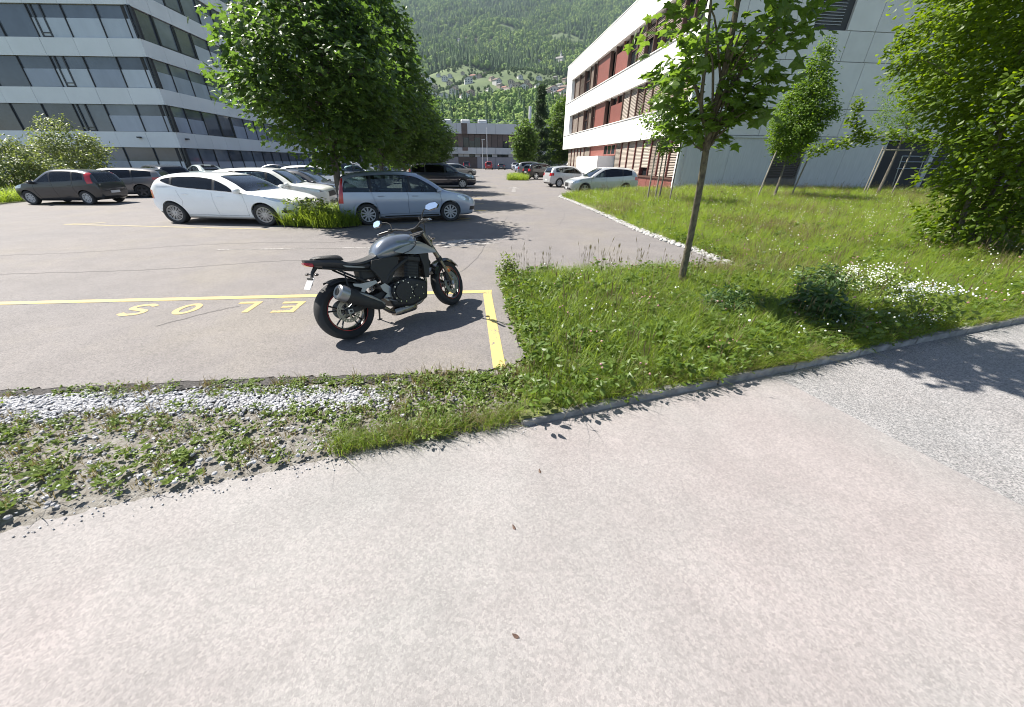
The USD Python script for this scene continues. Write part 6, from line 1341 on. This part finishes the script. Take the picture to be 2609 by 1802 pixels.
# front wheel and fork, turned with the handlebar
ft = bo('front_tyre', tyre(.300, .120, .214, FC), tyre_m, st=True); bo('front_rim', rim_mesh(.214, .09, FC), b_black, ft, st=True)
bo('rim_stripe', moved(rot(trimesh.creation.torus(.216, .0028, major_sections=48, minor_sections=6), math.pi / 2, [1, 0, 0]), (1.42, -.046, .30)), b_pin, ft, st=True)
for s in (-1, 1):
    y = s * .098
    bo('front_brake_disc', disc(FC, s * .066 - .0025, .10, .148), b_alu, st=True)
    bo('fork_slider', cyl(FAX + [0, y, 0] + RAKE * .00, FAX + [0, y, 0] + RAKE * .42, .023, 16), b_fork, st=True)
    ou = bo('fork_tube', tube([FAX + [0, y, 0] + RAKE * q for q in (.36, .39, .60, .80)], [.034, .031, .031, .030], 16), b_fork, st=True)
    bo('fork_boot', tube([FAX + [0, y, 0] + RAKE * q for q in (.335, .36, .385)], [.036, .038, .036], 14), b_matt, ou, st=True)
    bo('axle_clamp', bevel_box(.065, .045, .10, .014, FAX + [0, y, .01]), b_alu if s < 0 else b_matt, st=True)
    bo('front_caliper', bevel_box(.055, .05, .115, .014, FAX + [-.085, s * .085, .095]), b_matt, st=True)
    bo('reflector', ycyl(FAX[0] - .055, FAX[2] + .155, s * .118, s * .130, .022, 16), b_orange, st=True)
bo('front_fender', arc_strip(FC, .322, .150, 35, 150, drop=.03), b_black, st=True)
for q, nm in ((.56, 'lower_triple_clamp'), (.785, 'top_triple_clamp')): bo(nm, rot(bevel_box(.075, .255, .035, .01), -.43, [0, 1, 0]).apply_translation(FAX + RAKE * q + [-.025, 0, -.01]), b_matt, st=True)
hd = bo('headlamp', loft(fine([(1.13, .86, .98, .09, 0), (1.19, .83, .985, .105, 0), (1.25, .82, .965, .095, 0), (1.285, .845, .93, .07, 0)], 12), [(0, 0), (.7, .05), (1, .45), (.8, .9), (0, 1)]), b_black, st=True)
bo('headlamp_lens', loft(fine([(1.262, .84, .95, .082, 0), (1.292, .86, .93, .055, 0)], 4), [(0, 0), (.8, .1), (1, .5), (.8, .9), (0, 1)]), clear_lamp_m, hd, st=True)
bo('instrument', rot(bevel_box(.022, .165, .085, .008), -.95, [0, 1, 0]).apply_translation((1.125, 0, 1.075)), b_matt, st=True)
HBR = [(1.035, 0, 1.085), (1.035, .06, 1.085), (1.03, .12, 1.105), (1.005, .20, 1.135), (.965, .29, 1.135), (.915, .385, 1.125)]
hb = cat_meshes([tube(curve(HBR, 6), .0125, 10), tube(curve([(a, -b, c) for a, b, c in HBR], 6), .0125, 10)])
bo('handlebar', hb, b_matt, st=True)
for s in (-1, 1):
    g0, g1 = np.array(HBR[4]) * [1, s, 1], np.array(HBR[5]) * [1, s, 1]; d_ = (g1 - g0) / np.linalg.norm(g1 - g0)
    bo('grip', tube([g0, (g0 + g1) / 2, g1, g1 + d_ * .012], [.0165, .0175, .0175, .014], 12), rubber_m, st=True)
    bo('bar_end', tube([g1 + d_ * .012, g1 + d_ * .034], [.015, .014], 10), b_alu, st=True)
    sw = g0 - d_ * .03; bo('switch_housing', bevel_box(.05, .045, .05, .01, sw), b_matt, st=True)
    lv0 = sw + np.array([.045, 0, -.002]); bo('lever', tube(curve([lv0, lv0 + d_ * .07 + [.012, 0, 0], lv0 + d_ * .155 + [-.002, 0, -.004]], 5), [.008] * 6 + [.006] * 5, 7), b_alu, st=True)
    bo('lever_perch', bevel_box(.05, .035, .03, .008, sw + [.022, -s * .01, 0]), b_matt, st=True)
    if s < 0: bo('brake_reservoir', trimesh.creation.cylinder(.026, .045, sections=16).apply_translation(sw + [.035, .055, .045]), b_matt, st=True)
    st0 = sw + np.array([.01, -s * .02, .02])
    bo('mirror_stalk', tube(curve([st0, st0 + [.012, s * .012, .06], st0 + [.004, s * .06, .105], st0 + [-.006, s * .115, .118]], 6), .0065, 8), b_matt, st=True)
    hexa = Polygon([(-.085, -.005), (-.06, -.042), (.045, -.048), (.088, -.018), (.075, .030), (.02, .046), (-.055, .038)])
    hexa = affinity.scale(hexa, -s, 1, origin=(0, 0))
    def mpl(g, t0, t1):
        m = prism(g, t1 - t0, t0); v = m.vertices; m = trimesh.Trimesh(np.c_[v[:, 2], v[:, 0], v[:, 1]], m.faces, process=False)
        m = rot(m, .26, [0, 1, 0]); m = rot(m, s * -.20, [0, 0, 1]); return moved(m, st0 + [-.014, s * .195, .122])
    mb = bo('mirror_shell', mpl(hexa, -.002, .022), b_black, st=True); bo('mirror_glass', mpl(hexa.buffer(-.005), -.0045, -.0025), b_mirror, mb, smooth=False, st=True)
bo('brake_hose', tube(curve([(1.0, -.20, 1.12), (1.10, -.16, 1.10), (1.14, -.10, .95), (1.20, -.10, .75), (1.33, -.105, .42)], 6), .005, 6), rubber_m, st=True)
bo('clutch_cable', tube(curve([(1.0, .20, 1.12), (1.12, .12, 1.12), (1.10, .02, .98), (1.02, -.04, .88)], 6), .005, 6), rubber_m, st=True)
# tank, wings, seats, tail
TANKS = [(.395, .800, .860, .075, 0), (.43, .775, .925, .115, 0), (.50, .765, .985, .140, 0), (.60, .770, 1.030, .158, 0), (.72, .785, 1.052, .172, 0), (.84, .80, 1.050, .170, 0), (.94, .82, 1.030, .145, 0), (1.01, .85, .990, .100, 0), (1.035, .88, .96, .07, 0)]
TANKS = [(.72 - (.72 - q[0]) * .82 if q[0] < .72 else q[0], *q[1:]) for q in TANKS]
bo('fuel_tank', loft(fine(TANKS, 34), [(0, 0), (.62, .0), (.86, .14), (1.0, .42), (.97, .58), (.80, .80), (.62, .92), (.36, .985), (0, 1)]), b_tank, smooth=24)
bo('filler_cap', trimesh.creation.cylinder(.042, .014, sections=24).apply_translation((.76, 0, 1.056)), b_alu)
for s in (-1, 1):
    w1 = plate([(.62, .845), (.86, .905), (.985, .925), (1.06, .865), (1.165, .775), (1.175, .735), (1.03, .752), (.90, .762), (.78, .79)], s * .150, s * .182, .010)
    v = w1.vertices; v[:, 1] += s * .028 * np.clip((v[:, 0] - .85) / .3, 0, 1) - s * .03 * np.clip((v[:, 2] - .86) / .07, 0, 1); w1.vertices = v
    bo('tank_wing', w1, b_wing)
    bo('wing_line', tube(curve([(.72, s * .178, .80), (.84, s * .186, .825), (.925, s * .183, .885), (.945, s * .165, .925)], 5), .0055, 6), b_black)
    bo('side_panel', plate([(.37, .785), (.60, .785), (.70, .76), (.62, .62), (.52, .51), (.44, .50), (.40, .60), (.33, .70)], s * .105, s * .142, .012), b_matt)
    bo('radiator_shroud', plate([(.95, .76), (1.08, .745), (1.06, .60), (1.02, .46), (.965, .47), (.975, .62)], s * .150, s * .178, .01), b_matt)
    bo('frame_spar', tube(curve([(1.06, s * .035, .90), (.92, s * .12, .78), (.66, s * .135, .66), (.50, s * .125, .55), (.45, s * .115, .38)], 6), .022, 9), b_matt)
    bo('subframe_tube', tube(curve([(.46, s * .10, .66), (.22, s * .085, .70), (-.12, s * .06, .80)], 5), .0125, 8), b_matt)
    bo('subframe_strut', tube([(.44, s * .11, .48), (.22, s * .095, .60), (.02, s * .075, .745)], .0115, 8), b_matt)
SHORT[0] = True
bo('rider_seat', loft(fine([(.03, .775, .835, .105, 0), (.12, .755, .822, .125, 0), (.24, .745, .808, .135, 0), (.38, .755, .825, .118, 0), (.50, .77, .868, .085, 0)], 24), [(0, 0), (.8, 0), (1, .35), (.93, .72), (.7, .95), (0, 1)]), b_seat)
bo('pillion_seat', loft(fine([(-.315, .905, .918, .05, 0), (-.24, .893, .932, .085, 0), (-.10, .872, .928, .105, 0), (.02, .85, .915, .110, 0), (.065, .845, .865, .108, 0)], 20), [(0, 0), (.85, 0), (1, .4), (.9, .85), (.6, 1), (0, 1)]), b_seat)
bo('tail_cowl', loft(fine([(-.43, .885, .918, .035, 0), (-.36, .835, .908, .075, 0), (-.20, .80, .893, .105, 0), (.0, .755, .862, .122, 0), (.15, .715, .80, .130, 0), (.32, .69, .765, .128, 0), (.42, .68, .745, .11, 0)], 30), [(0, 0), (.55, .0), (.9, .3), (1, .62), (.88, .95), (.5, 1), (0, 1)]), b_dark, smooth=24)
for s in (-1, 1): bo('cowl_insert', plate([(.0, .80), (.14, .765), (.34, .71), (.24, .725), (.06, .765)], s * .118, s * .131, .004), b_wing)
bo('tail_lamp', loft(fine([(-.445, .868, .892, .03, 0), (-.40, .838, .886, .062, 0), (-.35, .826, .882, .078, 0)], 8), [(0, 0), (.8, .05), (1, .5), (.9, .95), (0, 1)]), b_red)
bo('plate_bracket', cat_meshes([tube([(-.28, 0, .83), (-.36, 0, .76), (-.43, 0, .64)], [.030, .022, .018], 8), bevel_box(.012, .15, .03, .004, (-.415, 0, .70))]), b_matt)
bo('licence_plate', rot(bevel_box(.006, .17, .15, .002), .80, [0, 1, 0]).apply_translation((-.448, 0, .66)), b_plate)
for s in (-1, 1):
    it = bo('indicator', trimesh.creation.icosphere(2, 1.0).apply_transform(np.diag([.032, .022, .016, 1])).apply_translation((-.375, s * .125, .745)), b_smoke); bo('indicator_stalk', tube([(-.37, s * .02, .745), (-.37, s * .11, .745)], .007, 6), rubber_m, it)
    bo('front_indicator', trimesh.creation.icosphere(2, 1.0).apply_transform(np.diag([.030, .026, .016, 1])).apply_translation((1.13, s * .20, .90)), b_smoke, st=True)
SHORT[0] = False
# engine
crank = Manifold.batch_hull([Manifold.sphere(.05, 16).translate(p_) for p_ in [(.50, -.10, .44), (.50, .12, .44), (.52, -.12, .27), (.52, .13, .27), (.72, -.14, .23), (.72, .14, .23), (.92, -.12, .26), (.92, .12, .26), (.95, -.12, .40), (.95, .12, .40), (.74, -.14, .48), (.74, .14, .48)]])
bo('crankcase', crank, b_eng)
cyl_m = rot(bevel_box(.20, .30, .26, .03), -.26 * -1, [0, 1, 0]); bo('cylinder_block', moved(cyl_m, (.835, 0, .575)), b_eng)
bo('cylinder_head', moved(rot(bevel_box(.22, .32, .10, .03), .26, [0, 1, 0]), (.88, 0, .71)), b_matt)
cc = bo('clutch_cover', cat_meshes([ycyl(.615, .385, -.165, -.205, .128, 36), ycyl(.615, .385, -.205, -.222, .098, 36)]), b_eng, smooth=40)
ic = bo('alternator_cover', cat_meshes([ycyl(.815, .335, -.16, -.19, .088, 32), ycyl(.815, .335, -.19, -.20, .060, 28)]), b_eng, smooth=40)
for k in range(11):
    a = 2 * np.pi * k / 11 + .2; bo('cover_bolt', ycyl(.615 + .117 * math.cos(a), .385 + .117 * math.sin(a), -.205, -.213, .0075, 8), chrome_m, cc)
for k in range(6):
    a = 2 * np.pi * k / 6 + .5; bo('cover_bolt', ycyl(.815 + .078 * math.cos(a), .335 + .078 * math.sin(a), -.19, -.197, .0065, 8), chrome_m, ic)
for k, (bx_, bz_) in enumerate([(.70, .50), (.76, .515), (.83, .50), (.90, .485), (.94, .46)]): bo('engine_bolt', ycyl(bx_, bz_, -.16, -.172, .007, 8), chrome_m)
for z in np.linspace(.50, .66, 6): bo('cooling_fin', rot(bevel_box(.205, .31, .008, .003), .26, [0, 1, 0]).apply_translation((.835 + (z - .575) * .26, 0, z)), b_eng)
bo('sprocket_cover', cat_meshes([ycyl(.55, .37, .16, .19, .10, 28)]), b_eng)
bo('stator_cover', ycyl(.80, .34, .16, .20, .10, 28), b_eng)
bo('oil_filter', cyl((.93, 0, .33), (1.03, 0, .30), .045, 18), b_matt)
bo('horn', cat_meshes([cyl((1.0, -.13, .50), (1.02, -.155, .50), .038, 18)]), b_matt)
rad = bo('radiator', rot(bevel_box(.032, .30, .29, .01), .12, [0, 1, 0]).apply_translation((1.02, 0, .61)), b_matt)
bo('radiator_core', rot(bevel_box(.012, .27, .25, .004), .12, [0, 1, 0]).apply_translation((1.042, 0, .61)), mat('radiator_fins', (.06, .06, .062), .5, metal=.6, bump=.8, bscale=220), rad)
for s in (-1, 1): bo('header_pipe', tube(curve([(.955, s * .06, .60), (1.015, s * .062, .55), (1.035, s * .06, .42), (.995, s * .05, .26), (.92, s * .03, .175), (.80, s * .01, .155)], 7), .021, 12), b_steel)
bo('collector', loft(fine([(.84, .125, .185, .05, -.02), (.76, .105, .20, .095, -.03), (.60, .105, .20, .10, -.04), (.50, .115, .195, .06, -.07)], 14), [(0, 0), (.8, .04), (1, .5), (.8, .96), (0, 1)]), b_steel)
bo('engine_guard', bevel_box(.05, .03, .05, .008, (.66, -.125, .20)), b_alu)
bo('link_pipe', tube(curve([(.53, -.08, .155), (.44, -.125, .19), (.36, -.155, .255), (.29, -.165, .31)], 6), .026, 14), b_steel)
mp = np.array([(.36, -.160, .275), (.26, -.170, .335), (.15, -.185, .40), (-.03, -.205, .505), (-.09, -.212, .542)]); 
mf = tube(np.vstack([curve(mp, 5)]), np.interp(np.linspace(0, 1, 21), [0, .15, .4, .9, 1], [.036, .062, .076, .079, .073]), 22); bo('muffler', mf, b_matt)
ax_ = (mp[4] - mp[3]) / np.linalg.norm(mp[4] - mp[3])
bo('muffler_cap', tube([mp[4] - ax_ * .075, mp[4] - ax_ * .04, mp[4] + ax_ * .012, mp[4] + ax_ * .022], [.0815, .0825, .078, .066], 24), b_alu)
bo('muffler_outlet', tube([mp[4] + ax_ * .018, mp[4] + ax_ * .027], [.040, .036], 18), rubber_m)
hs_p = curve([mp[0] + [0, -.028, .030], mp[1] + [0, -.045, .045], mp[2] + [0, -.05, .052], mp[2] * .45 + mp[3] * .55 + [0, -.045, .052]], 6)
bo('heat_shield', tube(hs_p, np.interp(np.linspace(0, 1, len(hs_p)), [0, .5, 1], [.016, .024, .010]), 8), b_wing)
bo('muffler_bracket', tube([(.05, -.14, .50), (.04, -.15, .60), (.06, -.10, .72)], .008, 6), b_matt)
# foot controls and stand
for s in (-1, 1):
    bo('footpeg_bracket', plate([(.38, .50), (.44, .515), (.53, .43), (.505, .33), (.43, .315), (.385, .36), (.44, .40), (.40, .44)], s * .148, s * .160, .006), b_alu)
    bo('footpeg', tube([(.44, s * .155, .345), (.43, s * .24, .350)], [.011, .013], 8), b_matt)
    bo('pillion_bracket', unary_union and plate([(.10, .585), (.18, .565), (.36, .565), (.375, .535), (.24, .50), (.17, .445), (.14, .455), (.19, .52), (.11, .555)], s * .120, s * .132, .005), b_alu)
    bo('pillion_peg', tube([(.155, s * .13, .465), (.135, s * .20, .47)], [.010, .012], 8), b_alu)
bo('brake_pedal', tube(curve([(.44, -.165, .33), (.52, -.175, .295), (.60, -.19, .30)], 4), .008, 7), b_alu)
bo('gear_pedal', tube(curve([(.44, .165, .33), (.52, .175, .295), (.60, .19, .31)], 4), .008, 7), b_alu)
bo('shock_spring', cat_meshes([tube(np.array([(.33 + .10 * t, .032 * math.cos(t * 38), .44 + .20 * t + .032 * math.sin(t * 38)) for t in np.linspace(0, 1, 70)]), .0055, 5)]), b_alu)
bo('battery_box', bevel_box(.22, .16, .16, .02, (.34, 0, .66)), b_matt)
st_p = np.array([(.44, .13, .24), (.46, .20, .13), (.475, .262, .048)]); bo('side_stand', cat_meshes([tube(st_p, [.012, .011, .010], 8), bevel_box(.06, .035, .010, .003, (.475, .265, .046))]), b_matt)
# ---------------------------------------------------------------- summer haze in the valley air
haze_m = usdkit.material(stage, '/World/Looks/haze_look', {'v': ('principled_volume', {'color': (.66, .80, .97), 'density': HAZE, 'anisotropy': .35})}, [], volume='v.volume')
hz = obj('haze', box6(-2600, 2600, -950, 3500, -1.6, 1130), haze_m, smooth=False, kind='stuff')
